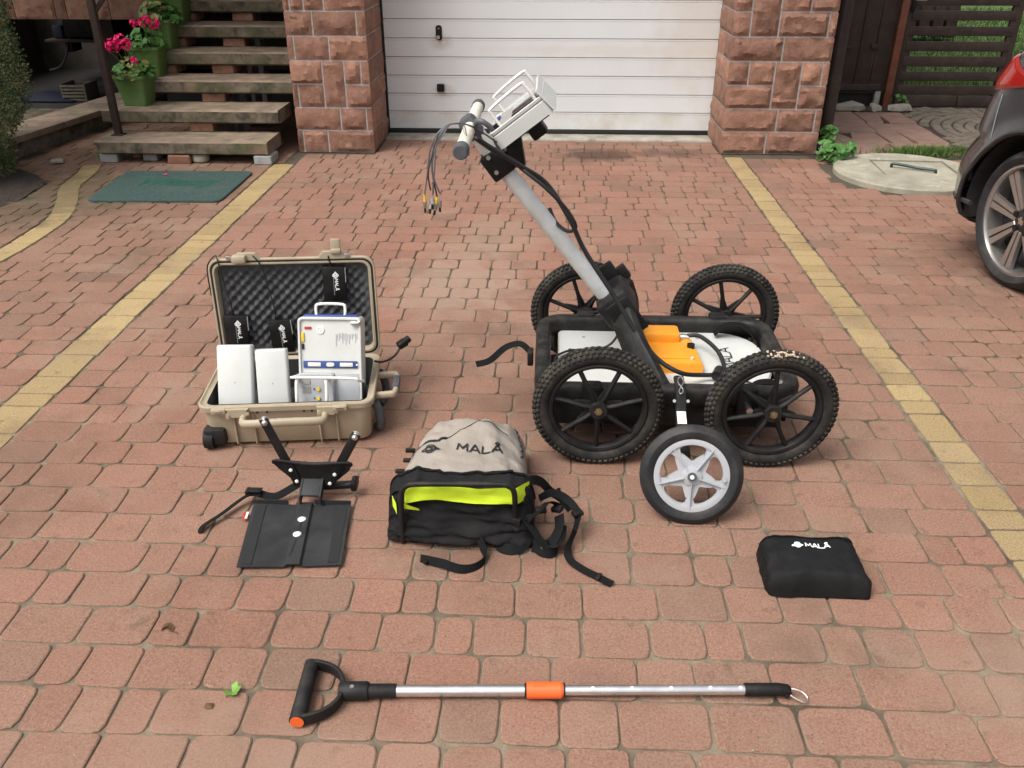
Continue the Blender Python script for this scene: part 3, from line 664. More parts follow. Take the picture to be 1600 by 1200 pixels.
for i in range(11000):          # twig tips, each with a handful of small leaves
    z = rr.uniform(.03, 1.7); a = rr.uniform(0, 2 * pi)
    if cos(a) < -.6 and rr.random() < .7: continue
    q = shrub_r(z, a) * (1 - .32 * rr.random() ** 2.5) * 1.02; c = Vector((q * cos(a), q * sin(a), z)); od = Vector((cos(a), sin(a), rr.uniform(-.2, 1.3))).normalized()
    pale = rr.random() < .13; tgt = dry if pale else cr_
    for k in range(7):
        p = c + od * rr.uniform(-.02, .035) + Vector((rr.gauss(0, .012), rr.gauss(0, .012), rr.gauss(0, .012))); d = (od + Vector((rr.gauss(0, .8), rr.gauss(0, .8), rr.gauss(0, .8)))).normalized(); w = d.orthogonal().normalized(); w.rotate(Matrix.Rotation(rr.uniform(0, 6.28), 3, d)); l = rr.uniform(.012, .024); h = l * rr.uniform(.22, .34)
        tgt.add([p, p + d * l * .5 + w * h, p + d * l, p + d * l * .5 - w * h], [[0, 1, 2, 3]])
    if pale: dry.tube([c - od * .03, c + od * rr.uniform(.03, .06) + Vector((0, 0, .01))], [.002, .0008], 4, caps=False)
cr_.build('crown', 'thuja', sb, smooth=0, recalc=False); dry.build('pale_tips', 'thuja_dry', sb, smooth=0, recalc=False)
tk.tube([(0, 0, 0), (.02, 0, .6), (0, .02, 1.5)], [.05, .04, .015], 8)
for i in range(26):
    a = rr.uniform(0, 6.28); z = rr.uniform(.1, 1.4); q = shrub_r(z, a) * .85; tk.tube([(0, 0, z), (q * cos(a) * .6, q * sin(a) * .6, z + .08), (q * cos(a), q * sin(a), z + .2)], [.012, .008, .003], 5)
tk.build('trunk', 'bark', sb)

def rock(name, loc, s, seed, label=None, m='loose_rock', rz=0):
    rr = random.Random(seed); bm = bmesh.new(); bmesh.ops.create_icosphere(bm, subdivisions=2, radius=1)
    b = MB(); vs_ = []
    for v in bm.verts:
        q = v.co.copy(); k = 1 + .25 * fbm(q.x * 1.5 + seed, q.y * 1.5, q.z * 1.5); q = Vector([math.copysign(abs(c) ** .7, c) for c in q]) * k
        vs_.append((q.x * s[0], q.y * s[1], max(-.2, q.z) * s[2]))
    b.add(vs_, [[v.index for v in f.verts] for f in bm.faces], RZ(rz)); bm.free()
    o = b.build(name, m, smooth=25); o.location = loc
    return tag(o, label, 'stone') if label else o
rock('loose_stone', (-3.62, 5.16, .02), (.05, .05, .02), 3, 'flat grey stone at the upper edge of the flower bed')
rock('loose_stone', (-3.60, 4.86, .02), (.055, .035, .02), 4, 'small pale stone nearest the camera in the flower bed')
rock('loose_stone', (-3.38, 5.83, .012), (.05, .035, .018), 8, 'pale flat stone lying on paving before the low wall')

# ---------------------------------------------------------------- right side: pipe, fence, gate, slabs, well
dp = thing('drain_pipe', 'thick dark brown drainpipe standing beside the right garage pillar', 'drainpipe', (2.03, 6.56, 0))
b = MB(); b.cyl((0, 0, 0), (0, 0, 2.6), .054, 24); b.build('pipe', 'pipe_brown', dp)
b = MB(); b.cyl((0, 0, .40), (0, 0, .43), .058, 24); b.cyl((0, 0, .42), (0, 0, .52), .0565, 24); b.build('socket', 'pipe_brown', dp)
b = MB(); b.cyl((0, 0, -.02), (0, 0, .015), .066, 20); b.build('foot', 'block_grey', dp)

FY = 8.14
fe = thing('board_fence', 'dark brown upright board fence panel behind the drainpipe', 'fence', (2.45, FY, 0))
x = -.72
while x < .50:
    w = .138; b = MB(); b.box((x + w / 2, R(-.004, .004), .70), (w - R(.004, .009), .022, 1.16), .002); b.build('board', 'brown_wood', fe); x += w
for z in (.165, .95):
    b = MB(); b.box((-.14, -.022, z), (1.24, .022, .055), .003); b.build('rail', 'brown_wood', fe)
for xx, zz in ((.15, .50), (.37, .505)):
    b = MB(); b.box((xx, -.02, zz), (.06, .016, .035), .002); b.build('cleat', 'brown_wood', fe)
b = MB(); b.box((.475, .0, .06), (.05, .05, .14), .004); b.build('foot_block', 'block_grey', fe)
b = MB(); b.box((.0, .05, .05), (1.1, .04, .12), .004); b.build('gap_shade_strip', 'dark_room', fe)  # near-black strip standing in for the shade in the gap under the boards
ps = MB(); ps.box((0, 0, .8), (.062, .062, 1.62), .003)
o = ps.build('fence_post', 'rust_paint'); o.location = (3.005, FY - .03, 0); tag(o, 'rust red square steel post between the board fence and the gate', 'post')
ga = thing('garden_gate', 'dark brown gate with horizontal slats and grass behind', 'gate', (3.06, FY + .02, 0))
for k, (a, c) in enumerate([(.10, .178), (.217, .294), (.336, .421), (.463, .543), (.589, .663), (.713, .790), (.83, .91), (.955, 1.03), (1.08, 1.16)]):
    b = MB(); b.box((.48, 0, (a + c) / 2), (.88, .022, c - a), .002); b.build('slat', 'brown_wood', ga)
for xx in (.045, .925):
    b = MB(); b.box((xx, .014, .63), (.085, .04, 1.1), .003); b.build('stile', 'brown_wood', ga)
b = MB(); b.box((.03, -.02, .84), (.03, .03, .11), .008); lk = b.build('lock_box', 'black_smooth', ga)
b = MB(); b.tube([(.03, -.035, .88), (.03, -.075, .88), (.11, -.075, .88)], .007, 8); b.build('latch_handle', 'steel', lk)
kb = MB(); kb.box((.30, 0, .045), (.54, .06, .088), .003); kb.build('kerb', 'brown_wood', ga); kb = MB(); kb.box((.80, 0, .045), (.44, .06, .088), .003); kb.build('kerb', 'brown_wood', ga)
f2 = thing('board_fence', 'dark fence at the right behind the car, beyond the gate gap', 'fence', (4.22, FY + .05, 0))
for k in range(9):
    b = MB(); b.box((k * .13, 0, .7), (.122, .022, 1.3), .002); b.build('board', 'brown_wood', f2)
lwn = MB(); lwn.grid(lambda u, v: (1.9 + u * 6.5, 8.25 + v * 16, -.01 + .02 * fbm(u * 9, v * 20) + max(0, v - .1) * .5), 30, 50); struct(lwn.build('lawn', 'lawn', smooth=80))
gr = MB(); rr = random.Random(2)
for i in range(26000):
    v = rr.random() ** 1.7; x = rr.uniform(2.6, 6.2 + 3 * v); y = 8.55 + v * 7; vv = (y - 8.25) / 16; z = -.01 + max(0, vv - .1) * .5
    if fbm(x * .8, y * .8) < -.42 and y < 9.6: continue
    if y < 8.8 and rr.random() < .6: continue
    a = rr.uniform(0, 6.28); h = rr.uniform(.03, .075); w = .004 + .0022 * vv * 8; dx, dy = cos(a) * w, sin(a) * w; lx, ly = rr.uniform(-.03, .03), rr.uniform(-.03, .03)
    gr.add([(x - dx, y - dy, z), (x + dx, y + dy, z), (x + lx, y + ly, z + h)], [[0, 1, 2]])
struct(gr.build('grass', 'grass', smooth=0, recalc=False), 'stuff', 'green lawn grass behind the slatted gate')
wp = thing('log_pile', 'low stack of weathered boards on the lawn behind the gate', 'wood pile', (4.3, 12.2, .16))
for k in range(9):
    b = MB(); b.box((k * .17 - .6, 0, .18), (.13, .5, .36 + .02 * (k % 3)), .01); b.build('board_end', 'brown_wood' if k > 1 else 'block_grey', wp)
bk = thing('board_fence', 'far dark plank fence at the back of the lawn', 'fence', (5, 17.5, .45))
for k in range(40):
    b = MB(); b.box((k * .25 - 5.5, 0, .9), (.235, .03, 1.8), .003); b.build('board', 'brown_wood', bk)

sl = MB(); sl.add([(1.85, 6.2, -.004), (4.6, 6.2, -.004), (4.6, 8.5, -.004), (1.85, 8.5, -.004)], [[0, 1, 2, 3]]); slab_path = struct(sl.build('slab_path', 'soil', smooth=0))
rr = random.Random(11)
rowsy = [6.30, 6.62, 7.02, 7.36, 7.80]
for r, (ya, yb) in enumerate(zip(rowsy[:-1], rowsy[1:])):
    xs_ = [1.99, 2.53 + .03 * r, 2.97 + .02 * r]
    for xa, xb in zip(xs_[:-1], xs_[1:]):
        mid = xa + (xb - xa) * rr.uniform(.4, .65); parts = [(xa, mid, 0), (mid, xb, 1)] if rr.random() < .55 else [(xa, xb, 2)]
        for a, c, k in parts:
            j = lambda s=.012: rr.uniform(-s, s); sk = rr.uniform(-.05, .05) if k < 2 else 0
            out = [(a + .006 + (sk if k == 1 else j()), ya + .006), (c - .006 + (sk if k == 0 else j()), ya + .006 + j()), (c - .006 - (sk if k == 0 else 0), yb - .006 + j()), (a + .006 - (sk if k == 1 else 0), yb - .006)]
            b = MB(); b.prism(out, -.03, .012 + j(.006), inset=.006); b.build('slab', 'slab_pink', slab_path, smooth=30)
cb = MB(); y = 6.45
for ring in range(24):          # small fan-laid setts right of the slabs
    rad = .14 + ring * .085
    NK = int(rad * 2 * pi / .083)
    for k in range(NK):
        a = (k + .5 * (ring % 2)) / NK * 2 * pi; x, yy = 3.85 + rad * cos(a), 7.1 + rad * sin(a)
        if not (3.05 < x < 4.5 and 6.36 < yy < 8.06): continue
        cb.prism([(-.036, -.036), (.036, -.034), (.034, .036), (-.035, .034)], -.03, .006 + rr.uniform(-.003, .003), T(x, yy, 0) @ RZ(math.degrees(a) + rr.uniform(-5, 5)), .007)
struct(cb.build('sett_field', 'cobble', slab_path, smooth=30), 'stuff')
for i, (x, y, s, lab) in enumerate([(2.40, 7.92, (.05, .06, .075), 'small upright grey stone at the foot of the fence beside the drainpipe'), (2.62, 7.90, (.145, .07, .055), 'long flat grey stone under the board fence'),
                                     (2.83, 7.86, (.055, .05, .05), 'wedge shaped stone between the long stone and the rust red post'), (3.05, 7.88, (.105, .06, .05), 'squat rounded stone before the foot of the gate'),
                                     (1.965, 6.30, (.028, .035, .05), 'pale broken stone wedged at the foot of the drainpipe'), (2.24, 7.95, (.07, .06, .05), 'dark stone half hidden behind the drainpipe')]):
    rock('loose_stone', (x, y, .02), s, 30 + i, lab, rz=R(-20, 20))
wc = thing('well_cover', 'round concrete well cover with square lid and green hose handle', 'well cover', (WELL[0], WELL[1], 0), 0)
def sq(cx, cy, w, h, rot): return [(cx + x * cos(rot) - y * sin(rot), cy + x * sin(rot) + y * cos(rot)) for x, y in ((-w, -h), (w, -h), (w, h), (-w, h))]
HQ = sq(.06, .06, .245, .20, -.05); N_ = 48; b = MB()
circ = [(WELL[2] * cos(2 * pi * k / N_) * (1 + .008 * fbm(k, 1)), WELL[2] * sin(2 * pi * k / N_) * (1 + .008 * fbm(k, 2))) for k in range(N_)]
def on_sq(a):       # point on the square hole along direction a
    c = (.06, .06); d = (cos(a), sin(a)); best = None
    for p, q in zip(HQ, HQ[1:] + HQ[:1]):
        ex, ey = q[0] - p[0], q[1] - p[1]; det = d[0] * -ey + ex * d[1]
        if abs(det) < 1e-9: continue
        rx, ry = p[0] - c[0], p[1] - c[1]; t = (rx * -ey + ex * ry) / det; s_ = (d[0] * ry - d[1] * rx) / det
        if t > 0 and -.001 <= s_ <= 1.001 and (best is None or t < best): best = t
    return (c[0] + d[0] * best, c[1] + d[1] * best)
angs = sorted([2 * pi * k / N_ for k in range(N_)] + [atan2(p[1] - .06, p[0] - .06) % (2 * pi) for p in HQ]); n = len(angs); vs_ = []
for a in angs:
    h = on_sq(a); cpt = Vector((.06, .06)); d = Vector((cos(a), sin(a))); bq = cpt.dot(d); t = -bq + sqrt(max(0, bq * bq - cpt.dot(cpt) + WELL[2] ** 2)); o_ = cpt + d * t * (1 + .006 * fbm(a * 3, 3))
    vs_ += [(h[0], h[1], -.03), (h[0], h[1], .034), (o_.x - d.x * .012, o_.y - d.y * .012, .034), (o_.x, o_.y, .024), (o_.x, o_.y, -.03)]
fs = [[5 * i + k, 5 * i + k + 1, 5 * ((i + 1) % n) + k + 1, 5 * ((i + 1) % n) + k] for i in range(n) for k in range(4)]
b.add(vs_, fs); b.build('ring', 'well_concrete', wc, smooth=30)
b = MB(); b.prism(sq(.065, .055, .228, .183, -.06), -.03, .029, inset=.005); lid = b.build('lid', 'well_concrete', wc, smooth=30)
b = MB(); b.box((.06, .06, -.02), (.47, .39, .02)); b.build('pit', 'soil', wc, smooth=0)
b = MB(); b.tube(spline([(-.08, .085, .026), (-.082, .085, .050), (-.05, .07, .055), (.06, .01, .046), (.14, -.05, .048), (.152, -.055, .042), (.155, -.058, .026)], 5), .0095, 8); b.build('hose_handle', 'hose', lid)
b = MB(); b.cyl((-.08, .085, .02), (-.081, .085, .044), .006, 6); b.cyl((.155, -.058, .02), (.154, -.057, .042), .006, 6); b.build('bar_ends', 'rust_paint', lid)

def weed(name, loc, label, seed, n, spread, size):
    p = thing(name, label, 'weed', loc); rr = random.Random(seed); lf = MB(); sm = MB()
    for i in range(n):
        a = rr.uniform(0, 6.28); q = spread * sqrt(rr.random()); h = rr.uniform(.015, .12) * size; c = Vector((q * cos(a), q * sin(a), h)); sm.tube([(q * cos(a) * .3, q * sin(a) * .3, 0), tuple(c)], .0018, 4, caps=False)
        leaf_round(lf, c, (cos(a) * .5 + rr.uniform(-.4, .4), sin(a) * .5 - .4, .8), rr.uniform(.016, .034) * size, rr)
    lf.build('leaves', 'leaf', p, smooth=0, recalc=False); sm.build('stems', 'leaf', p); return p
MATS['leaf'].node_tree.nodes['Principled BSDF'].inputs['Subsurface Weight'].default_value = 0
weed('weed', (1.99, 6.10, 0), 'leafy green weed between the drainpipe and the well cover', 5, 70, .12, 1.15)
weed('weed', (2.03, 6.42, .02), 'taller broad leafed weed at the drainpipe foot', 6, 16, .05, 1.3)
weed('weed', (3.10, 8.02, .02), 'small weed at the gate hinge post', 7, 14, .05, .9)
weed('weed', (-3.28, 6.62, 0), 'tiny weed at the base of the low wall', 8, 7, .03, .7)
weed('weed', (-3.12, 5.93, 0), 'tiny weed beside the support block of the lowest step', 9, 6, .02, .7)
tf = MB(); rr = random.Random(5)
for i in range(2200):
    x = rr.gauss(2.72, .17); y = rr.gauss(6.34, .04) + (x - 2.7) * .05
    a = rr.uniform(0, 6.28); h = rr.uniform(.02, .075); w = .0035; lx, ly = rr.gauss(0, .03), rr.gauss(0, .03)
    tf.add([(x - cos(a) * w, y - sin(a) * w, 0), (x + cos(a) * w, y + sin(a) * w, 0), (x + lx, y + ly, h)], [[0, 1, 2]])
struct(tf.build('grass_tuft', 'grass', smooth=0, recalc=False), 'stuff', 'tuft of green grass behind the well cover')

# ---------------------------------------------------------------- parked car (rear towards the gate)
# local: x to the car's inside, y rearwards from the rear axle
car = thing('parked_car', 'dark grey hatchback parked at the right with its rear to the gate', 'car', (2.065, 3.80, 0), 11)
CW = 1.76; CL = 3.15
def zprof(z):       # (inset of the side, rear overhang) by height
    pts = [(.17, .10, .44), (.22, .035, .60), (.30, .005, .66), (.42, .0, .665), (.50, .012, .655), (.58, .02, .60), (.72, .018, .565), (.85, .025, .53), (.95, .045, .49), (1.05, .10, .42), (1.25, .19, .20), (1.42, .28, .0), (1.47, .40, -.2)]
    for a, b in zip(pts[:-1], pts[1:]):
        if z <= b[0]:
            t = (z - a[0]) / (b[0] - a[0]); t = max(0, t); return a[1] + (b[1] - a[1]) * t, a[2] + (b[2] - a[2]) * t
    return pts[-1][1:]
def car_pt(s, z, off=0.):
    """s in metres along the plan outline: 0 at rear axle on the left side, grows rearwards round the corner"""
    ins, L = zprof(z); rc = .30 if z < .6 else .26; xin = ins
    if s <= L - rc: x, y, nx, ny = xin + .012 * (max(0, -s) / 2.4) ** 2, s, -1, 0
    else:
        t = s - (L - rc); q = rc * pi / 2 * .95
        if t < q:
            a = t / q * pi / 2; x = xin + rc * 1.15 * (1 - cos(a)); y = L - rc + rc * sin(a); nx, ny = -cos(a), sin(a)
        else: x, y, nx, ny = xin + rc * 1.15 + (t - q), L + .05 * sin(min(1, (t - q) / .6) * pi / 2), 0, 1
    return Vector((x + nx * off, y + ny * off, z))
AR = .375; AZ = .308
def car_side(mb, s0, s1, z0, z1, off=0., ns=110, nz=44, arch=True, keep=None):
    idx = {}; vs_ = []; ok = {}
    for k in range(nz + 1):
        for i in range(ns + 1):
            s = s0 + (s1 - s0) * i / ns; z = z0 + (z1 - z0) * k / nz; rad = sqrt(s * s + (z - AZ) ** 2)
            inside = arch and rad < AR
            if inside and rad > AR - .05: s *= AR / rad; z = AZ + (z - AZ) * AR / rad; inside = False
            ok[i, k] = not inside; idx[i, k] = len(vs_); p = car_pt(s, max(z, .17), off)
            fl = max(0, 1 - abs(sqrt(s * s + (z - AZ) ** 2) - AR) / .07)
            if arch and s < .5: p.x -= .018 * fl
            vs_.append(p)
    fs = []
    for k in range(nz):
        for i in range(ns):
            q = [(i, k), (i + 1, k), (i + 1, k + 1), (i, k + 1)]
            if all(ok[a] for a in q) and (keep is None or keep(s0 + (s1 - s0) * (i + .5) / ns, z0 + (z1 - z0) * (k + .5) / nz)): fs.append([idx[a] for a in q])
    mb.add(vs_, fs)
half = .5 * CW
b = MB(); car_side(b, -2.6, 1.55, .17, .98, ns=150); body = b.build('body', 'car_paint', car, smooth=60)
b = MB(); car_side(b, -2.6, 1.55, .98, 1.47, ns=60, nz=12, arch=False); b.build('greenhouse', 'glass_dark', car, smooth=60)
b = MB()                                         # far half, roof and nose close the shell
b.grid(lambda u, v: Vector((CW - car_pt(-2.6 + u * 4.15, .17 + v * 1.3).x, car_pt(-2.6 + u * 4.15, .17 + v * 1.3).y, .17 + v * 1.3)), 40, 14); b.build('far_side', 'car_paint', car, smooth=60)
b = MB(); b.box((CW / 2, -1.3, 1.46), (CW - .8, 2.4, .03), .01); b.build('roof', 'car_paint', car)
b = MB(); b.box((CW / 2, -2.2, .22), (CW - .3, 5.2, .04), .01); b.build('underbody', 'car_trim', car)
b = MB()                                          # wheel housing
b.grid(lambda u, v: Vector((.02 + v * .32, (AR - .004) * cos(pi * u * 1.16 - .25), AZ + (AR - .004) * sin(pi * u * 1.16 - .25))), 24, 4); b.build('wheel_housing', 'car_trim', car, smooth=60)
b = MB(); b.tube([car_pt((AR + .006) * cos(a), max(.175, AZ + (AR + .006) * sin(a)), .018) for a in [radians(-22 + 224 * k / 40) for k in range(41)]], .012, 6); b.build('arch_lip', 'car_trim', body, smooth=60)
def lamp_pt(u, v):
    s_ = .12 + u * .95; lo = .80 + .22 * max(0, .40 - s_) + .05 * max(0, s_ - .6); hi = .965 - .06 * max(0, .3 - s_); z = lo + (hi - lo) * v * min(1, .15 + 4 * u)
    e = min(u * 6, (1 - u) * 6, v * 5, (1 - v) * 5, 1); return car_pt(s_, z, .002 + .012 * sqrt(max(0, e)))
b = MB(); b.grid(lamp_pt, 48, 16); tl = b.build('tail_lamp', 'car_lamp', car, smooth=60)
b = MB(); b.tube([car_pt(.30, .80 - .036 * k, .0035) for k in range(0, 8)], .0022, 6); b.build('seam_highlight', 'print_grey', body)  # panel seam with its highlight painted as a thin light grey line
b = MB(); b.tube([car_pt(.30 + .12 * k, .305 - .01 * k, .006) for k in range(11)], .012, 6); b.build('bumper_trim', 'car_trim', body)
wh = MB()
WRD = .308
wh_o = bpy.data.objects.new('wheel', None)
def ring_profile_tyre(Rr, ri, w):
    return [(ri, -w * .40), (ri + .012, -w * .46), (ri + (Rr - ri) * .5, -w * .5), (Rr - .02, -w * .46), (Rr - .004, -w * .36), (Rr, -w * .2), (Rr, w * .2), (Rr - .004, w * .36), (Rr - .02, w * .46), (ri + .02, w * .46), (ri, w * .40)]
MXw = T(.125, 0, AZ) @ RY(90) @ RZ(8)
b = MB(); b.lathe(ring_profile_tyre(WRD, .240, .205), 64, MXw, True); cw = b.build('wheel_tyre', 'rubber_clean', car, smooth=35)
b = MB(); b.lathe([(.242, -.088), (.236, -.090), (.232, -.082), (.228, -.07), (.226, .06), (.242, .07), (.246, .07), (.246, -.088)], 64, MXw, True); rim_ = b.build('rim', 'alloy', car, smooth=35)
b = MB(); b.lathe([(.0, -.02), (.225, .0), (.225, .02), (0, .02)], 40, MXw); b.build('wheel_back', 'alloy_dark', rim_, smooth=35)
for k in range(8):
    a = k * 45; Ms = MXw @ RZ(a)
    for sgn in (-1, 1):
        b = MB(); pts = [(.050, sgn * .003), (.050, sgn * .020), (.226, sgn * .034), (.229, sgn * .004)]
        if sgn < 0: pts = pts[::-1]
        b.prism(pts, .055, .076, Ms @ RX(180), .004); b.build('spoke', 'alloy', rim_, smooth=30)
    b = MB(); b.box((.135, 0, -.045), (.17, .03, .03), .004, Ms); b.build('spoke_web', 'alloy_dark', rim_)
    if k < 5:
        q = radians(72 * k + 30); b = MB(); b.cyl(MXw @ Vector((.055 * cos(q), .055 * sin(q), -.079)), MXw @ Vector((.055 * cos(q), .055 * sin(q), -.050)), .014, 12); b.build('wheel_bolt', 'black_smooth', rim_)
b = MB(); b.lathe([(0, -.084), (.028, -.082), (.032, -.076), (.06, -.070), (.062, -.04), (0, -.04)], 32, MXw); hc = b.build('hub_cap', 'alloy_dark', rim_, smooth=35)
b = MB(); pts = [(-.016, -.014), (-.004, -.019), (.006, -.010), (.016, -.016), (.013, .0), (.019, .012), (.006, .012), (.004, .02), (-.008, .018), (-.004, .006), (-.015, .004)]
b.prism(pts, 0, .003, MXw @ T(0, 0, -.0855) @ RZ(70) ); b.build('emblem', 'steel', hc, smooth=20)

# ---------------------------------------------------------------- four wheeled survey cart
CY0, CY1 = 2.275, 2.99
cart = thing('survey_cart', 'black four wheeled cart with long aluminium mast on the paving', 'cart', (.42, 2.63, 0))
ct = lambda x, y, z: (x - .42, y - 2.63, z)
b = MB(); ring = [(p[0], p[1], 0) for p in rrect(.775, .50, .07, 5)]
b.tube([(x - .035, y - .03, .205) for x, y in rrect(.775, .515, .075, 6)], 0, 14, closed=True, flat=(.033, .026, .62), up=(0, 0, 1)); frame_ = b.build('frame', 'rotomould', cart, smooth=60)
# skirt under the rail and floor tray
for nm, c, d in (('side_skirt', (-.035, .220, .15), (.70, .012, .10)), ('side_skirt', (-.035, -.285, .145), (.70, .014, .10)), ('end_skirt', (-.415, -.035, .15), (.014, .42, .12)), ('end_skirt', (.343, -.035, .15), (.014, .42, .12))):
    b = MB(); b.box(c, d, .004); b.build(nm, 'rotomould', cart)
b = MB(); b.box((-.035, -.035, .088), (.72, .46, .02), .006); b.build('skid_plate', 'rotomould', cart)
for x in (-.27, .20):        # axle brackets
    for y in (-.30, .24):
        b = MB(); b.box((x, y, .195), (.06, .05, .10), .008); b.build('axle_bracket', 'black_plastic', cart)
    for y0_, y1_ in ((-.365, -.28), (.215, .365)):
        b = MB(); b.cyl((x, y0_, .195), (x, y1_, .195), .010, 10); b.build('axle', 'steel', cart)
for x, y, z in ((-.29, .2125, .175), (.02, .2125, .18), (.165, .2125, .176), (.2, .2125, .177)):
    b = MB(); b.cyl((x, y, z), (x, y - .008, z), .011, 12); b.build('bolt', 'steel' if x in (.165,) else 'black_plastic', cart)
yk = [(.320, 2.83, .205), (.305, 2.815, .30), (.265, 2.79, .375), (.245, 2.73, .40), (.242, 2.63, .40), (.250, 2.55, .378), (.285, 2.47, .31), (.330, 2.40, .245), (.365, 2.36, .195)]
b = MB(); b.tube([ct(*p) for p in spline(yk, 5)], 0, 12, flat=(.020, .043, .45), up=(-.75, 0, .66)); yoke = b.build('yoke', 'rotomould', cart, smooth=50)
b = MB(); b.box((0, 0, 0), (.11, .17, .10), .014, T(*ct(.236, 2.64, .385)) @ RY(-37)); b.build('mast_socket', 'rotomould', cart)
b = MB(); b.box((0, 0, 0), (.085, .016, .15), .004, T(*ct(.225, 2.742, .405)) @ RY(-37)); b.box((0, 0, 0), (.03, .03, .05), .004, T(*ct(.262, 2.742, .45)) @ RY(-37)); b.build('hinge_plate', 'black_plastic', yoke)
b = MB(); b.box((0, 0, 0), (.085, .016, .13), .004, T(*ct(.262, 2.54, .372)) @ RY(-37)); b.build('hinge_plate', 'black_plastic', yoke)
MA, MB_ = Vector(ct(.245, 2.63, .35)), Vector(ct(-.235, 2.63, .952)); md = (MB_ - MA).normalized()
b = MB(); b.tube([MA, MB_], .0258, 28); mast = b.build('mast', 'alu', cart, smooth=50)
b = MB(); q = MA + md * .07; side = Vector((-md.z, 0, md.x))
for k in (-1, 1): b.cyl(q + Vector((0, k * .026, 0)), q + Vector((0, k * .034, 0)), .006, 8)
b.build('rivet', 'steel', mast)
# T handle
Tc = MB_ - md * .005
b = MB(); b.tube([Tc + Vector((0, -.31, 0)), Tc + Vector((0, .31, 0))], .0185, 20); hb = b.build('handle_bar', 'cream_plastic', cart)
for s in (-1, 1):
    b = MB(); b.tube([Tc + Vector((0, s * .285, 0)), Tc + Vector((0, s * .322, 0)), Tc + Vector((0, s * .330, 0))], [.0215, .0215, .018], 20); b.build('grip_cap', 'grip_grey', hb)
b = MB(); b.box((0, 0, 0), (.055, .055, .075), .016, T(*(Tc + md * -.004)) @ RY(-37)); b.build('handle_clamp', 'grip_grey', hb)
for s in (-1, 1):
    b = MB(); b.cyl(Tc + md * -.035 + Vector((-.02, s * .02, .02)), Tc + md * -.035 + Vector((-.026, s * .02, .026)), .006, 8); b.build('bolt', 'steel', hb)
# wheels
def knobby():
    t = MB(); rm, rt = .170, .0245
    t.lathe([(rm + rt * cos(a), 1.05 * rt * sin(a)) for a in [2 * pi * k / 14 for k in range(14)]], 72, RX(90), True)
    g = rbox_geo(.0085, .0125, .009, .0015, 1)
    for k in range(66):
        a = 2 * pi * k / 66
        for j, off in ((-34, .5), (0, 0), (34, .5), (62, 0), (-62, 0)):
            aa = a + off * 2 * pi / 66; ph = radians(j); r_ = rm + (rt + .0012) * cos(ph); y = (rt + .0008) * 1.05 * sin(ph)
            t.add(*g, RY(-math.degrees(aa)) @ T(r_, y, 0) @ RZ(j) @ Matrix.Diagonal((1, 1 if abs(j) < 50 else .8, 1.25, 1)))
    return t
wheel = MB(); wheel.lathe([(.150, -.016), (.146, -.019), (.138, -.017), (.134, -.010), (.132, 0), (.134, .010), (.138, .017), (.146, .019), (.150, .016)], 56, RX(90), True)
w0 = wheel.build('wheel', 'black_plastic', cart, smooth=40)
knobby().build('tyre', 'rubber', w0, smooth=40)
for k in range(7):
    a = 90 + 360 / 7 * k; b = MB(); M_ = RY(-a)
    b.tube([(.022, -.010, 0), (.05, -.014, 0), (.09, -.008, 0), (.138, -.004, 0)], 0, 10, flat=(.0085, .0075), up=(0, 1, 0))
    b.v = [M_ @ v for v in b.v]; b2 = MB(); b2.v, b2.f = b.v, b.f
    vs_ = [(.02, -.012, -.016), (.02, -.012, .016), (.075, -.006, .006), (.075, -.006, -.006), (.02, .004, -.016), (.02, .004, .016), (.075, .004, .006), (.075, .004, -.006)]
    b2.add([M_ @ Vector(v) for v in vs_], [[0, 1, 2, 3], [4, 7, 6, 5], [0, 4, 5, 1], [1, 5, 6, 2], [2, 6, 7, 3], [3, 7, 4, 0]])
    b2.add([M_ @ Vector(v) for v in [(.05, -.018, -.0015), (.05, -.018, .0015), (.136, -.012, .0015), (.136, -.012, -.0015), (.05, -.004, -.0015), (.05, -.004, .0015), (.136, -.002, .0015), (.136, -.002, -.0015)]], [[0, 1, 2, 3], [4, 7, 6, 5], [0, 4, 5, 1], [1, 5, 6, 2], [2, 6, 7, 3], [3, 7, 4, 0]])
    b2.build('spoke', 'black_plastic', w0, smooth=40)
b = MB(); b.lathe([(.0, -.024), (.018, -.024), (.026, -.018), (.030, .0), (.026, .03), (0, .03)], 24, RX(90)); b.v = [Vector((v.x, -v.y if False else v.y, v.z)) for v in b.v]; hub = b.build('hub', 'black_plastic', w0)
b = MB(); b.cyl((0, -.022, 0), (0, -.034, 0), .012, 6); b.build('axle_nut', 'brass', hub, smooth=20)
b = MB(); b.cyl((.0, -.030, 0), (0, -.042, 0), .006, 10); b.build('axle_end', 'brass', hub, smooth=20)
w0.location = ct(.167, CY0, .195); w0.rotation_euler = (0, radians(180 / 7), 0)
for i, (x, y, ry, rz) in enumerate(((.686, CY0 + .002, 0, 2.0), (.147, CY1, 33, 1.0), (.668, CY1 - .01, -12, -1.0))):
    c = dup(w0, cart); c.location = ct(x, y, .195); c.rotation_euler = (0, radians(ry), radians(rz))
    if i == 0:
        b = MB(); rr = random.Random(3)
        for k in range(60):
            a = radians(rr.gauss(92, 9) - ry * 0); r_ = .190 + rr.uniform(-.004, .006); p = (r_ * cos(a - radians(4)), rr.uniform(-.022, .01), r_ * sin(a - radians(4)))
            b.box(p, (rr.uniform(.004, .013), rr.uniform(.004, .012), rr.uniform(.003, .007)), .001, seg=1)
        struct(b.build('dried_mud', 'mud', c), 'stuff')
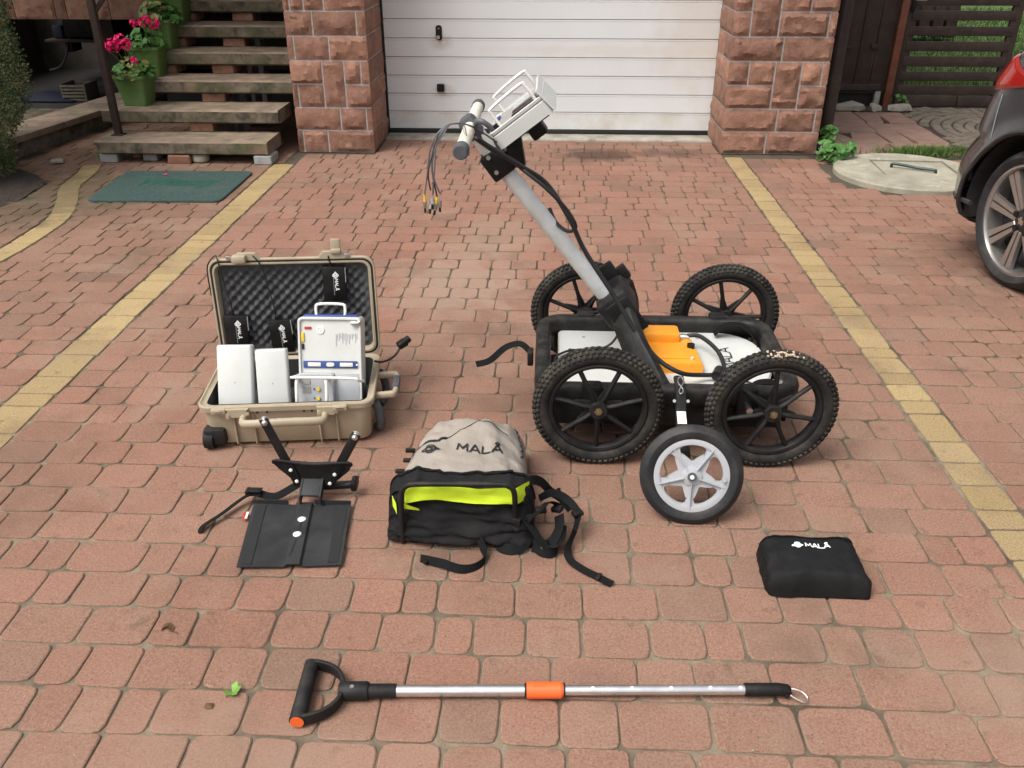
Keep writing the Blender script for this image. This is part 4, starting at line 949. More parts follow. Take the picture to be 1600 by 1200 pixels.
# brake block and strap on the far left wheel / left end
b = MB(); b.box(ct(.152, 2.93, .215), (.045, .03, .035), .004); b.cyl(ct(.152, 2.915, .205), ct(.152, 2.905, .205), .013, 14); b.build('encoder', 'black_plastic', cart)
b = MB(); b.ribbon([ct(*p) for p in spline([(-.045, 2.62, .205), (-.08, 2.64, .225), (-.13, 2.63, .215), (-.18, 2.58, .19), (-.225, 2.56, .185)], 5)], .022, .002, (0, .8, .6)); b.build('strap', 'webbing', cart)
b = MB(); b.box(ct(-.045, 2.615, .19), (.02, .05, .05), .005); b.build('strap_clamp', 'black_plastic', cart)
b = MB(); b.ribbon([ct(*p) for p in spline([(.60, 2.80, .20), (.64, 2.80, .235), (.70, 2.79, .235), (.735, 2.76, .20), (.74, 2.73, .17)], 6)], .04, .003, (.1, 1, 0)); b.build('hold_down_strap', 'webbing', cart)
b = MB(); b.ribbon([ct(*p) for p in spline([(.62, 2.36, .195), (.66, 2.38, .228), (.71, 2.39, .228), (.745, 2.40, .195), (.75, 2.42, .17)], 6)], .035, .003, (.1, 1, 0)); b.build('hold_down_strap', 'webbing', cart)
b = MB(); b.box(ct(.735, 2.405, .222), (.035, .03, .006), .001); b.build('buckle', 'steel', cart)

# ---------------------------------------------------------------- antenna in the cart
an = thing('radar_antenna', 'white flat antenna housing with orange electronics box inside the cart', 'antenna', (.40, 2.63, .10))
al = lambda x, y, z: (x - .40, y - 2.63, z - .10)
out = [(p[0], p[1]) for p in rrect(.70, .425, [.15, .02, .02, .15], 7, 0, 0)]
b = MB(); b.prism(out, 0.0, .088, T(-.0, .0, .0), .006); b.build('housing', 'white_plastic', an, smooth=35)
b = MB()
sh_ = lambda u, v, l: (.235 + .0 - v * 1.0, -.075 + u, .0885 + l)
lettering(b, 'MALÅ', sh_, .038, .0055, 0, .18); b.build('lettering', 'print_black', an, smooth=0)
b = MB(); lettering(b, '', lambda u, v, l: (-.31 + u, .005 + v, .0885 + l), .042, .0055, 0, emblem=True); b.build('emblem', 'print_black', an, smooth=0)
for x, y in ((-.26, .15), (.14, .155)):
    b = MB(); b.lathe([(.004, .0), (.006, .001), (.006, .0015), (0, .0015)], 12, T(x, y, .088)); b.build('screw', 'print_grey', an)
b = MB(); pts = [(-.125, -.115), (.118, -.115), (.105, .075), (-.12, .075)]
b.prism(pts, .087, .126, T(0, 0, 0), .007); ob = b.build('electronics_box', 'orange', an, smooth=35)
b = MB(); b.box((.01, -.03, .1275), (.17, .11, .004), .0015); b.build('lid_plate', 'orange', ob)
b = MB(); b.box((.0, .080, .122), (.125, .085, .070), .012); b.build('connector_block', 'orange', ob)
b = MB(); b.cyl((.062, .075, .130), (.095, .073, .130), .011, 16); b.cyl((.072, .075, .130), (.080, .0745, .130), .013, 12); b.build('connector', 'steel', ob)
b = MB(); b.cyl((.092, .0, .126), (.092, .0, .140), .013, 14); b.build('knob', 'black_smooth', ob)
b = MB(); b.cyl((.085, -.085, .126), (.085, -.085, .132), .006, 8); b.build('screw', 'white_plastic', ob)

def cable(name, pts, r, label, m='cable', n=7, k=8, group=None, cat='cable'):
    b = MB(); b.tube(spline(pts, k), r, n); return tag(b.build(name, m, smooth=80), label, cat, group)
cable('signal_cable', [(-.145, 2.50, .90), (-.20, 2.44, .955), (-.17, 2.46, .93), (-.08, 2.50, .865), (.0, 2.54, .80), (.07, 2.52, .70), (.12, 2.52, .60), (.21, 2.50, .47), (.29, 2.47, .35), (.36, 2.44, .275), (.43, 2.42, .24), (.50, 2.455, .215), (.56, 2.475, .21), (.585, 2.52, .215), (.573, 2.60, .235), (.53, 2.68, .245), (.49, 2.704, .236)], .0075, 'thick black cable running along the mast to the orange box')
cable('signal_cable', [(-.12, 2.53, .885), (-.06, 2.50, .845), (.0, 2.49, .80), (.06, 2.50, .735), (.088, 2.51, .68), (.065, 2.56, .65), (.03, 2.63, .655), (.01, 2.69, .68)], .006, 'black cable looped back beside the upper mast', 'cable')
cable('signal_cable', [(-.20, 2.62, .90), (-.21, 2.55, .97), (-.19, 2.52, .985), (-.155, 2.53, .955), (-.15, 2.55, .92), (-.13, 2.56, .89)], .008, 'short grey cable loop between the handle and the control unit', 'cable_grey')
cable('signal_cable', [(.26, 2.60, .33), (.235, 2.62, .255), (.20, 2.63, .22), (.13, 2.64, .20), (.085, 2.65, .197), (.04, 2.60, .196), (.03, 2.55, .17)], .0042, 'thin black cable crossing the left end of the white antenna')
b = MB(); b.tube([(.115, 2.642, .199), (.085, 2.65, .198)], .008, 8); 
tag(b.build('cable_joint', 'black_smooth'), 'small black inline plug on the thin antenna cable', 'plug')
b = MB(); b.tube([(.55, 2.455, .212), (.567, 2.50, .214)], [.017, .015], 10); tag(b.build('cable_joint', 'black_smooth'), 'black angled plug where the thick cable bends on the antenna', 'plug')
cable('signal_cable', [(.565, 2.48, .205), (.60, 2.485, .20), (.63, 2.47, .197), (.66, 2.44, .197)], .0035, 'short thin lead beside the lettering on the antenna')
fb = thing('fibre_leads', 'bundle of thin leads with metal fibre connectors hanging from the handlebar', 'cable', (-.262, 2.40, .972))
rr = random.Random(1)
for k in range(5):
    ex = -.075 + .010 * k + rr.uniform(-.008, .008); ez = -.168 - rr.uniform(0, .025); ey = rr.uniform(-.015, .015)
    b = MB(); P = spline([(.12, .05, -.03), (.05, .03, .018), (.0, .0, .03), (-.035 + .004 * k, -.02, .012), (-.055 + .003 * k + rr.uniform(-.006, .006), -.03, -.03), (-.068 + .005 * k + rr.uniform(-.012, .012), -.035 + ey, -.09), (ex, -.035 + ey, ez + .03)], 6); b.tube(P, .0024, 6); b.build('lead', 'cable' if k % 2 else 'cable_grey', fb)
    d = Vector((rr.uniform(-.2, .2), rr.uniform(-.2, .2), -1)).normalized(); p = Vector((ex, -.035 + ey, ez + .03))
    if k in (0, 3): b = MB(); b.cyl(p, p + d * .022, .0036, 8); b.build('boot', 'yellow_knob', fb)
    b = MB(); b.cyl(p + d * .02, p + d * .038, .0058, 10); b.build('connector', 'steel', fb)
    b = MB(); b.cyl(p + d * .038, p + d * .052, .0032, 8); b.build('plug_tip', 'black_smooth', fb)
b = MB(); b.tube(spline([(.03, .02, .02), (.035, .03, -.02), (.032, .03, -.06), (.036, .03, -.075)], 4), .004, 6); b.build('clip', 'steel', fb)

# control unit on the mast
def ubasis(): return T(-.072, 2.63, .978) @ RY(-37)
cu = thing('control_unit', 'white tilted control unit with wire guard handles on the mast top', 'control unit', (-.072, 2.63, .978)); cu.rotation_euler = (0, radians(-37), 0)
b = MB(); b.prism(rrect(.188, .25, .018, 4), -.020, .026, None, .006); b.build('casing', 'white_plastic', cu, smooth=35)
b = MB(); lvl = [(rrect(.188, .25, .018, 4), .026), (rrect(.190, .252, .018, 4), .034), (rrect(.180, .242, .014, 4), .036), (rrect(.173, .235, .012, 4), .028)]
n = len(lvl[0][0]); b.add([(p[0], p[1], z) for l, z in lvl for p in l], [[k * n + j, k * n + (j + 1) % n, (k + 1) * n + (j + 1) % n, (k + 1) * n + j] for k in range(3) for j in range(n)]); b.build('rim', 'white_plastic', cu, smooth=35)
b = MB(); b.box((.0, 0, .0275), (.171, .233, .003)); b.build('front_panel', 'panel_grey', cu, smooth=0)
b = MB(); b.box((.03, .01, .0305), (.10, .16, .003), .001); b.build('screen', 'glass_dark', cu)
b = MB(); b.cyl((-.068, -.095, .028), (-.068, -.095, .045), .014, 14); b.build('knob', 'black_smooth', cu)
b = MB(); b.box((-.075, .06, .033), (.014, .04, .006), .002); b.build('button_block', 'blue', cu)
b = MB(); b.prism([(-.004, -.126), (.004, -.126), (.004, .126), (-.004, .126)], -.02, .055, T(.096, 0, 0) @ RY(-10)); hd = b.build('hood', 'white_plastic', cu, smooth=30)
for y in (-.105, .105):
    b = MB(); b.tube(spline([(-.055, y, .03), (-.055, y, .075), (-.045, y, .088), (.055, y, .092), (.066, y, .08), (.068, y, .03)], 5), .0048, 8); b.build('guard_handle', 'white_metal', cu)
b = MB(); b.box((-.005, 0, -.028), (.15, .12, .012), .003); b.build('mount_plate', 'black_smooth', cu)
b = MB(); b.box((.01, 0, -.05), (.05, .06, .05), .006); b.build('mount_block', 'black_smooth', cu)
cl = MB(); cl.box((0, 0, 0), (.078, .072, .085), .008, T(-.150, 2.63, .842) @ RY(-37)); o = cl.build('mast_clamp', 'black_smooth', cart, world=True)
b = MB(); b.box((0, 0, 0), (.05, .05, .12), .006, T(-.100, 2.63, .89) @ RY(-10)); b.build('clamp_arm', 'black_smooth', o, world=True)
for s in (-1, 1):
    b = MB(); b.cyl((-.165 + s * .012, 2.63 - .036, .842 - s * .022), (-.165 + s * .012, 2.63 - .042, .842 - s * .022), .007, 8); b.build('bolt', 'steel', o, world=True)

# ---------------------------------------------------------------- measuring wheel leaning on the cart
OW = T(.413, 1.965, 0) @ RZ(-4) @ RX(-19) @ T(0, 0, .142)
mw = thing('measuring_wheel', 'grey spoked measuring wheel with black tyre on an arm before the cart', 'wheel', (.413, 1.965, 0))
MW_ = T(-.413, -1.965, 0) @ OW
b = MB(MW_); b.lathe([(.104, -.014), (.112, -.019), (.125, -.020), (.136, -.013), (.142, -.006), (.143, 0), (.142, .006), (.136, .013), (.125, .020), (.112, .019), (.104, .014)], 72, RX(90), True); b.build('tyre', 'rubber_clean', mw, smooth=30)
b = MB(MW_); b.lathe([(.108, -.018), (.105, -.020), (.093, -.013), (.088, -.008), (.088, .012), (.104, .014), (.108, .012)], 64, RX(90), True); rm = b.build('rim', 'grey_plastic', mw, smooth=35)
# web with five rounded openings: built sector by sector
def web(k):
    b = MB(MW_); ns = 24; vs_ = []; a0 = radians(90 + 72 * k); rin, rout = .024, .092
    for j in range(ns + 1):
        a = -pi / 5 + 2 * pi / 5 * j / ns; t = abs(a) / (pi / 5)
        inn = .046 + .010 * (1 - t) if False else None
        # opening: from t<.62 ; radial limits
        lim = radians(30); tt = min(1, abs(a) / lim); ro = .086 - .012 * tt ** 8 if tt < 1 else .0; ri = .040 + .033 * tt ** 1.6 if tt < 1 else 0
        vs_.append((a, ro, ri))
    verts = []; fs = []
    for (a, ro, ri) in vs_:
        hole = ro > ri + .001; rads = (rin, ri if hole else (rin + rout) / 2, ro if hole else (rin + rout) / 2, rout)
        for y in (-.007, .003): verts += [(r_ * cos(a + a0), y, r_ * sin(a + a0)) for r_ in rads]
    for j in range(ns):
        p, q = j * 8, j * 8 + 8; holej = vs_[j][1] > vs_[j][2] + .001 or vs_[j + 1][1] > vs_[j + 1][2] + .001
        for s in (0, 4):
            fs += [[p + s, q + s, q + s + 1, p + s + 1], [p + s + 2, q + s + 2, q + s + 3, p + s + 3]]
        if holej: fs += [[p + 1, q + 1, q + 5, p + 5], [p + 2, q + 2, q + 6, p + 6]]
    b.add(verts, fs); b.build('web', 'grey_plastic', rm, smooth=30)
for k in range(5):
    web(k)
    a = radians(90 + 72 * k + 36); b = MB(MW_); d = Vector((cos(a), 0, sin(a))); e = Vector((-sin(a), 0, cos(a))) * .0012
    p, q = d * .022, d * .1; vv = [p + e, p - e, q - e, q + e]; b.add([(v.x, -.021 if i < 2 else -.014, v.z) for i, v in enumerate(vv)] + [(v.x, -.005, v.z) for v in vv], [[0, 1, 2, 3], [0, 4, 5, 1], [2, 6, 7, 3], [0, 3, 7, 4], [1, 5, 6, 2]]); b.build('rib', 'grey_plastic', rm, smooth=0)
b = MB(MW_); b.lathe([(.0, -.024), (.017, -.024), (.021, -.020), (.028, -.006), (.028, .012), (0, .02)], 28, RX(90)); hb_ = b.build('hub', 'grey_plastic', mw, smooth=35)
b = MB(MW_); b.cyl((0, -.0245, 0), (0, -.0262, 0), .013, 18); b.build('bearing', 'grip_grey', hb_)
b = MB(MW_); b.cyl((0, -.026, 0), (0, -.029, 0), .006, 12); b.build('axle_end', 'white_metal', hb_)
b = MB(MW_); b.cyl((.088, -.012, -.004), (.088, -.024, -.004), .006, 10); b.build('valve', 'grey_plastic', rm)
arm_top = Vector((.43, 2.335, .215)); hubp = OW @ Vector((0, .03, 0))
b = MB(); w_ = lambda p: (p[0] - .413, p[1] - 1.965, p[2])
b.tube([w_(p) for p in [(hubp.x - .01, hubp.y + .005, hubp.z - .03), (hubp.x - .012, hubp.y + .02, hubp.z + .02), (.402, 2.155, .20), (.405, 2.205, .222), (.412, 2.27, .242), (.415, 2.36, .255)]], 0, 8, flat=(.016, .008, .5), up=(1, 0, 0)); arm = b.build('arm', 'black_plastic', mw, smooth=40)
STK = T(*w_((.4035, 2.180 - .0040, .211 + .0095))) @ RX(23.7)
b = MB(); b.box((0, 0, 0), (.026, .044, .001), 0, STK); b.build('sticker', 'print_white', arm, smooth=0)
b = MB()
for k in range(7): b.box((R(-.002, .002), .015 - k * .005, .0009), (R(.013, .019), .0016, .0004), 0, STK)
struct(b.build('fine_print', 'print_grey', arm, smooth=0), 'stuff')
b = MB(); b.tube([w_(p) for p in spline([(.408, 2.325, .272), (.416, 2.32, .278), (.420, 2.30, .272), (.408, 2.275, .265), (.404, 2.262, .258), (.410, 2.256, .256), (.416, 2.27, .262), (.404, 2.30, .27), (.408, 2.325, .272)], 4)], .0018, 6); b.build('spring_clip', 'steel', arm)
for x in (.388, .428):
    b = MB(); b.cyl(w_((x, 2.243, .238)), w_((x, 2.236, .242)), .005, 8); b.build('screw', 'steel', arm)

# ---------------------------------------------------------------- tan hard case with its contents
CROT = 6.0
case = thing('hard_case', 'open tan plastic hard case with dark egg-crate foam in its lid', 'case', (-.806, 2.312, 0), CROT)
CB = T(-.806, 2.312, 0) @ RZ(CROT)                     # case frame: x along the front, y backwards
HW, DP, RH = .275, .355, .156
def rr3(w, d, r, z, cx=0, cy=DP / 2, n=5): return [(p[0], p[1], z) for p in rrect(w, d, r, n, cx, cy)]
def loft(mb, rings, cap0=True, cap1=False, M=None):
    n = len(rings[0]); fs = [[k * n + j, k * n + (j + 1) % n, (k + 1) * n + (j + 1) % n, (k + 1) * n + j] for k in range(len(rings) - 1) for j in range(n)]
    if cap0: fs.append(list(range(n))[::-1])
    if cap1: fs.append([(len(rings) - 1) * n + j for j in range(n)])
    return mb.add([p for r_ in rings for p in r_], fs, M)
b = MB(); loft(b, [rr3(.505, .310, .03, .012), rr3(.513, .318, .034, .018), rr3(.525, .332, .034, RH - .024), rr3(.548, .353, .04, RH - .020), rr3(.550, .355, .04, RH - .004), rr3(.545, .350, .038, RH), rr3(.536, .341, .034, RH), rr3(.530, .335, .032, RH - .004), rr3(.522, .327, .03, RH - .006), rr3(.502, .307, .026, RH - .006), rr3(.490, .295, .022, .05)])
shell = b.build('base', 'tan_plastic', case, smooth=35)
b = MB(); loft(b, [rr3(.4995, .3045, .026, RH - .004), rr3(.486, .291, .022, .045), rr3(.05, .05, .01, .045)], cap0=False, cap1=True); b.build('lining', 'lining', shell, smooth=35)
def ribf(x, w=.012, z0=.03, z1=RH - .02, y=.008): 
    b = MB(); b.box((x, y, (z0 + z1) / 2), (w, .016, z1 - z0), .003); b.build('rib', 'tan_plastic', shell)
for x in (-.165, -.105, .10, .155): ribf(x, .006, .014, RH - .03, .0125)
for x, z0 in ((-.178, .115), (-.118, .125), (.105, .115), (.158, .125)): ribf(x, .014, z0, RH - .018, -.002)
for x in (-.205, .17):                      # latch seats on the rim
    b = MB(); b.box((x, -.004, RH - .013), (.045, .016, .018), .003); b.build('hasp', 'tan_plastic', shell)
    b = MB(); b.box((x, -.013, RH - .012), (.024, .003, .009), .001); b.build('hasp_eye', 'steel', shell)
for x in (-.148, .132):
    b = MB(); b.prism([(-.035, 0), (.035, 0), (.02, -.03), (-.02, -.03)], 0, .013, T(x, .004, RH - .006) @ RX(90), .002); b.build('latch_seat', 'tan_plastic', shell)
b = MB(); b.tube(spline([(-.13, -.008, .118), (-.128, -.034, .116), (-.10, -.045, .118), (0, -.05, .124), (.09, -.046, .122), (.12, -.036, .119), (.122, -.008, .12)], 5), 0, 12, flat=(.014, .011), up=(0, 0, 1)); b.build('handle', 'tan_plastic', shell, smooth=50)
for x in (-.09, -.06, .055, .08):
    b = MB(); b.box((x, .0085, .135), (.006, .004, .02), .001); b.build('slot', 'lining', shell)
b = MB(); b.tube(spline([(.270, .10, .125), (.315, .10, .128), (.335, .115, .128), (.335, .225, .128), (.315, .24, .128), (.270, .24, .125)], 5), 0, 10, flat=(.012, .009, .7), up=(0, 0, 1)); sh2 = b.build('side_handle', 'tan_plastic', shell, smooth=50)
b = MB(); b.tube([(.335, .13, .128), (.335, .21, .128)], .0135, 12); b.build('grip', 'grip_grey', sh2)
for y in (.02, .315):
    b = MB(); b.cyl((-.268, y, .034), (-.238, y, .034), .034, 24); b.build('wheel', 'black_plastic', case, smooth=40)
    b = MB(); b.cyl((-.270, y, .034), (-.266, y, .034), .005, 10); b.build('wheel_axle', 'steel', case)
b = MB(); b.prism(rrect(.03, .10, .012, 3), -.22, -.244, T(0, 0.0, 0.05)); b = MB(); b.box((-.232, .02, .045), (.07, .05, .06), .012); b.build('wheel_guard', 'black_plastic', case)
b = MB(); b.tube(spline([(.272, .07, .12), (.285, .065, .08), (.286, .07, .03), (.27, .10, .012)], 5), .014, 10); b.build('pull_handle', 'grip_grey', case, smooth=60)
b = MB(); b.tube(spline([(.272, .28, .12), (.287, .285, .08), (.288, .28, .03), (.27, .25, .012)], 5), .014, 10); b.build('pull_handle', 'grip_grey', case, smooth=60)
# lid, leaning back from the hinge: lid frame x, h (up), d (towards the back)
LD = T(0, DP - .002, RH - .006) @ RX(-4)
def lidp(x, h, d): return (x, d, h)
b = MB(LD)
def lring(w, h, r, d, cy=.1775): return [(p[0], d, p[1]) for p in rrect(w, h, r, 5, 0, cy)]
loft(b, [lring(.502, .307, .03, .052), lring(.52, .325, .035, .045), lring(.530, .335, .036, .014), lring(.548, .353, .04, .012), lring(.550, .355, .04, .0), lring(.546, .351, .038, -.004), lring(.538, .343, .035, -.004), lring(.534, .339, .034, .001), lring(.526, .331, .032, .001), lring(.522, .327, .031, -.005), lring(.512, .317, .03, -.005), lring(.500, .305, .026, .006), lring(.496, .301, .024, .04)], cap0=True, cap1=True)
lid_ = b.build('lid', 'tan_plastic', case, smooth=35)
b = MB(LD); b.tube(lring(.530, .335, .033, -.0005), .0036, 6, closed=True); b.build('seal', 'seal', lid_, smooth=60)
b = MB(LD)
def foam_pt(u, v):
    x = (u - .5) * .496; h = .027 + v * .301; e = min(u, 1 - u, v, 1 - v); s = sin(x * 2 * pi / .036) * sin(h * 2 * pi / .036)
    return (x, .020 - .0115 * s * min(1, e * 14) + .001 * fbm(x * 60, h * 60), h)
b.grid(foam_pt, 110, 70); b.build('foam_pad', 'foam', lid_, smooth=60)
for x, up in ((-.166, False), (.150, True)):        # lid latches
    b = MB(LD); b.prism([(-.045, 0), (.045, 0), (.03, .02), (-.03, .02)], 0, .016, T(x + (.022 if not up else -.015), .012, .353) @ RX(90), .002); b.build('latch_mount', 'tan_plastic', lid_)
    b = MB(LD)
    if up: b.box((x, .004, .39), (.032, .014, .05), .005, RX(0)); b.box((x, -.006, .375), (.034, .012, .016), .004)
    else: b.box((x, -.012, .357), (.046, .032, .026), .006)
    b.build('latch', 'tan_plastic', lid_)
    b = MB(LD); b.box((x + (-.035 if not up else .036), -.002, .36), (.018, .010, .014), .002); b.build('pin_plate', 'steel', lid_)

def cw_(x, y, z): return CB @ Vector((x, y, z))
# black battery boxes hanging on the foam
def battery(x, h, label, tilt, cord_to):
    M_ = CB @ LD @ T(x, .004, h) @ RY(tilt); p = thing('battery_box', label, 'battery', M_.to_translation(), group='black battery boxes against the lid foam')
    L_ = T(*(-M_.to_translation())) @ M_
    b = MB(L_); b.box((0, 0, 0), (.076, .022, .118), .003); bd = b.build('body', 'black_smooth', p, smooth=30)
    b = MB(L_); lettering(b, 'MALÅ', lambda u, v, l: (.004 + v * 1.0, -.0116 - l, .018 - u), .0095, .0021, 0, .2); b.build('lettering', 'print_white', p, smooth=0)
    b = MB(L_); lettering(b, '', lambda u, v, l: (-.001 + v, -.0116 - l, .042 - u), .015, .003, 0, emblem=True); b.build('emblem', 'print_white', p, smooth=0)
    b = MB(L_); b.box((-.001, -.0115, -.008), (.0014, .0006, .062)); b.build('rule', 'print_grey', p, smooth=0)
    b = MB(L_); b.box((.0385, -.004, .030), (.001, .010, .05)); b.build('side_label', 'print_white', p, smooth=0)
    b = MB(L_); b.cyl((-.01, 0, .058), (-.01, 0, .068), .006, 8); b.build('socket', 'black_smooth', p)
    T_ = T(*(-M_.to_translation())) @ CB @ LD; q = L_ @ Vector((-.01, 0, .066)); e = [T_ @ Vector(c) for c in cord_to]
    b = MB(); b.tube(spline([q, q.lerp(e[0], .5) + Vector((.004, -.004, .0))] + e, 6), .0024, 6); b.build('cord', 'cable', p)
battery(-.208, .098, 'black battery box at the left end of the case lid', 1.5, [(-.222, -.008, .24), (-.236, -.010, .35), (-.25, .012, .362), (-.282, .02, .32), (-.285, .03, .22)])
battery(-.060, .078, 'black battery box low in the middle of the case lid', -3, [(-.078, -.006, .22), (-.098, -.010, .33), (-.118, -.008, .362), (-.13, .02, .365)])
battery(.136, .262, 'black battery box hanging highest on the case lid, above the display unit', 1, [(.125, -.006, .345), (.125, -.004, .36)])
def white_box(x, y, lean, w, h, label, seed, rz=0):
    M_ = CB @ T(x, y, .066) @ RZ(rz) @ RX(-lean); p = thing('equipment_box', label, 'box', M_.to_translation()); L_ = T(*(-M_.to_translation())) @ M_
    b = MB(L_); b.box((0, 0, h / 2), (w, .045, h), .008, seg=3); b.build('casing', 'white_plastic', p, smooth=40)
    b = MB(L_); b.box((0, -.002, h / 2), (w + .0015, .002, h + .0015), .0008); b.build('parting_line', 'print_grey', p, smooth=40)
    b = MB(L_); b.cyl((0, -.0225, h * .5), (0, -.0232, h * .5), .0025, 10); b.build('screw', 'print_grey', p)
    b = MB(L_); b.box((.02, -.004, .003), (.06, .04, .004), .001); b.build('foot_strip', 'black_smooth', p); return p
white_box(-.172, .075, 24, .112, .242, 'white equipment box standing at the left in the open case', 1, -2)
white_box(-.052, .085, 22, .100, .222, 'white equipment box between the left box and the display unit', 2, 3)

MU = CB @ T(.128, .075, .054) @ RZ(-5) @ RX(-19)
du = thing('display_unit', 'white display unit with blue strip and wire handles standing in the case', 'control unit', MU.to_translation()); LU = T(*(-MU.to_translation())) @ MU
UW, UH = .205, .335
def rrz(w, h, r, y, cz): return [(p[0], y, p[1]) for p in rrect(w, h, r, 4, 0, cz)]
b = MB(LU); loft(b, [rrz(UW - .006, UH - .006, .012, .062, UH / 2), rrz(UW, UH, .015, .056, UH / 2), rrz(UW, UH, .015, -.004, UH / 2), rrz(UW - .004, UH - .004, .014, -.007, UH / 2), rrz(UW - .014, UH - .014, .011, -.007, UH / 2), rrz(UW - .018, UH - .018, .010, .001, UH / 2)], True, True); b.build('casing', 'white_plastic', du, smooth=35)
b = MB(LU); b.box((.0, .035, UH + .002), (UW - .03, .05, .008), .003); b.build('top_trim', 'blue', du)
b = MB(LU); b.box((.0, -.0015, .182), (UW - .03, .003, .023), .0006); b.build('blue_strip', 'blue', du)
for x, w in ((-.052, .042), (.052, .042)):
    b = MB(LU); b.box((x, -.0038, .182), (w, .003, .013), .002); b.build('button', 'cream_plastic', du)
b = MB(LU); b.prism(rrect(.026, .013, .006, 5), 0, .004, T(.0, -.002, .182) @ RX(90), .001); b.build('button', 'cream_plastic', du)
b = MB(LU); b.cyl((.086, -.002, .182), (.086, -.0048, .182), .003, 8); b.build('led', 'print_white', du)
b = MB(LU); b.box((-.07, -.0005, .300), (.022, .003, .008), .0006); b.build('warning_tag', 'red', du)
b = MB(LU); b.lathe([(.012, -.001), (.012, .003), (.008, .003), (.007, .0015), (.004, .0015), (.003, .0035), (0, .0035)], 20, T(-.03, .0008, .293) @ RX(90)); b.build('vent_plug', 'white_metal', du, smooth=30)
b = MB(LU); b.box((-.0875, -.001, .270), (.010, .006, .03), .002); b.build('clip', 'yellow_knob', du); b = MB(LU); b.box((-.0875, -.001, .240), (.007, .005, .018), .001); b.build('clip', 'black_smooth', du)
b = MB(LU)
for k in range(7):
    l = R(.014, .045); b.box((.02 + k * .0105, .0002, .285 - l / 2 - R(0, .006)), (.0016, .0006, l)); b.box((.0245 + k * .0105, .0002, .283 - l / 3), (.0011, .0006, l * .6))
struct(b.build('fine_print', 'print_grey', du, smooth=0), 'stuff')
b = MB(LU); b.prism(rrect(.118, .115, .010, 4), 0, .022, T(-.045, .001, .098) @ RX(90), .005); lp = b.build('key_panel', 'grey_plastic', du, smooth=35)
b = MB(LU); b.box((-.075, -.0225, .128), (.026, .001, .016)); b.build('plate', 'panel_grey', lp); b = MB(LU); b.box((-.075, -.0225, .103), (.026, .001, .022)); b.build('plate', 'panel_grey', lp)
for z in (.105, .075):
    b = MB(LU); b.cyl((-.036, -.021, z), (-.036, -.028, z), .0055, 12); b.build('push_button', 'yellow_knob', lp); b = MB(LU); b.cyl((-.05, -.021, z), (-.05, -.0235, z), .0025, 8); b.build('screw', 'black_smooth', lp)
b = MB(LU); b.tube(spline([(-.004, -.016, .140), (-.004, -.05, .138), (-.002, -.056, .12), (-.002, -.056, .08), (-.004, -.05, .062), (-.006, -.016, .06)], 4), .0055, 8); b.build('small_handle', 'white_metal', lp, smooth=60)
b = MB(LU); b.tube(spline([(-.098, -.016, .140), (-.098, -.05, .138), (-.098, -.056, .12), (-.098, -.056, .08), (-.098, -.05, .062), (-.098, -.016, .06)], 4), .0055, 8); b.build('small_handle', 'white_metal', lp, smooth=60)
b = MB(LU); b.box((.055, -.0003, .085), (.072, .002, .135), .001); b.build('cover_plate', 'grey_plastic', du)
b = MB(LU); b.cyl((.085, -.001, .030), (.085, -.005, .030), .004, 6); b.build('cover_screw', 'brass', du)
b = MB(LU); b.box((.085, -.006, UH - .018), (.03, .018, .012), .003); b.cyl((.092, -.01, UH - .018), (.102, -.012, UH - .012), .005, 8); b.build('catch', 'steel', du)
b = MB(LU); b.tube(spline([(-.045, .02, UH - .004), (-.047, .02, UH + .028), (-.036, .02, UH + .040), (.036, .02, UH + .040), (.047, .02, UH + .028), (.045, .02, UH - .004)], 5), .0048, 8); b.build('guard_handle', 'white_metal', du, smooth=60)
b = MB(LU); b.tube(spline([(-.108, .0, .145), (-.112, -.045, .145), (-.095, -.060, .148), (.075, -.055, .146), (.098, -.048, .138), (.106, .0, .128)], 5), .0048, 8); b.build('guard_handle', 'white_metal', du, smooth=60)
b = MB(LU); b.tube([(.1045, -.002, .13), (.1045, -.002, .03)], .004, 6); b.build('hinge', 'black_smooth', du)
b = MB(); b.tube([cw_(*p) for p in spline([(.262, .25, .175), (.29, .275, .16), (.325, .33, .155), (.35, .36, .185)], 6)], .004, 7); 
pg = thing('power_plug', 'black plug on a short cord sticking out behind the case', 'plug', cw_(.35, .36, .0)); b.build('cord', 'cable', pg, world=True)
b = MB(); q = cw_(.35, .36, .185); b.box((0, 0, 0), (.036, .03, .024), .006, T(*q) @ RZ(35) @ RY(-20)); b.cyl(q, q + Vector((.022, .02, .012)), .013, 12); b.build('plug_body', 'black_smooth', pg, world=True)

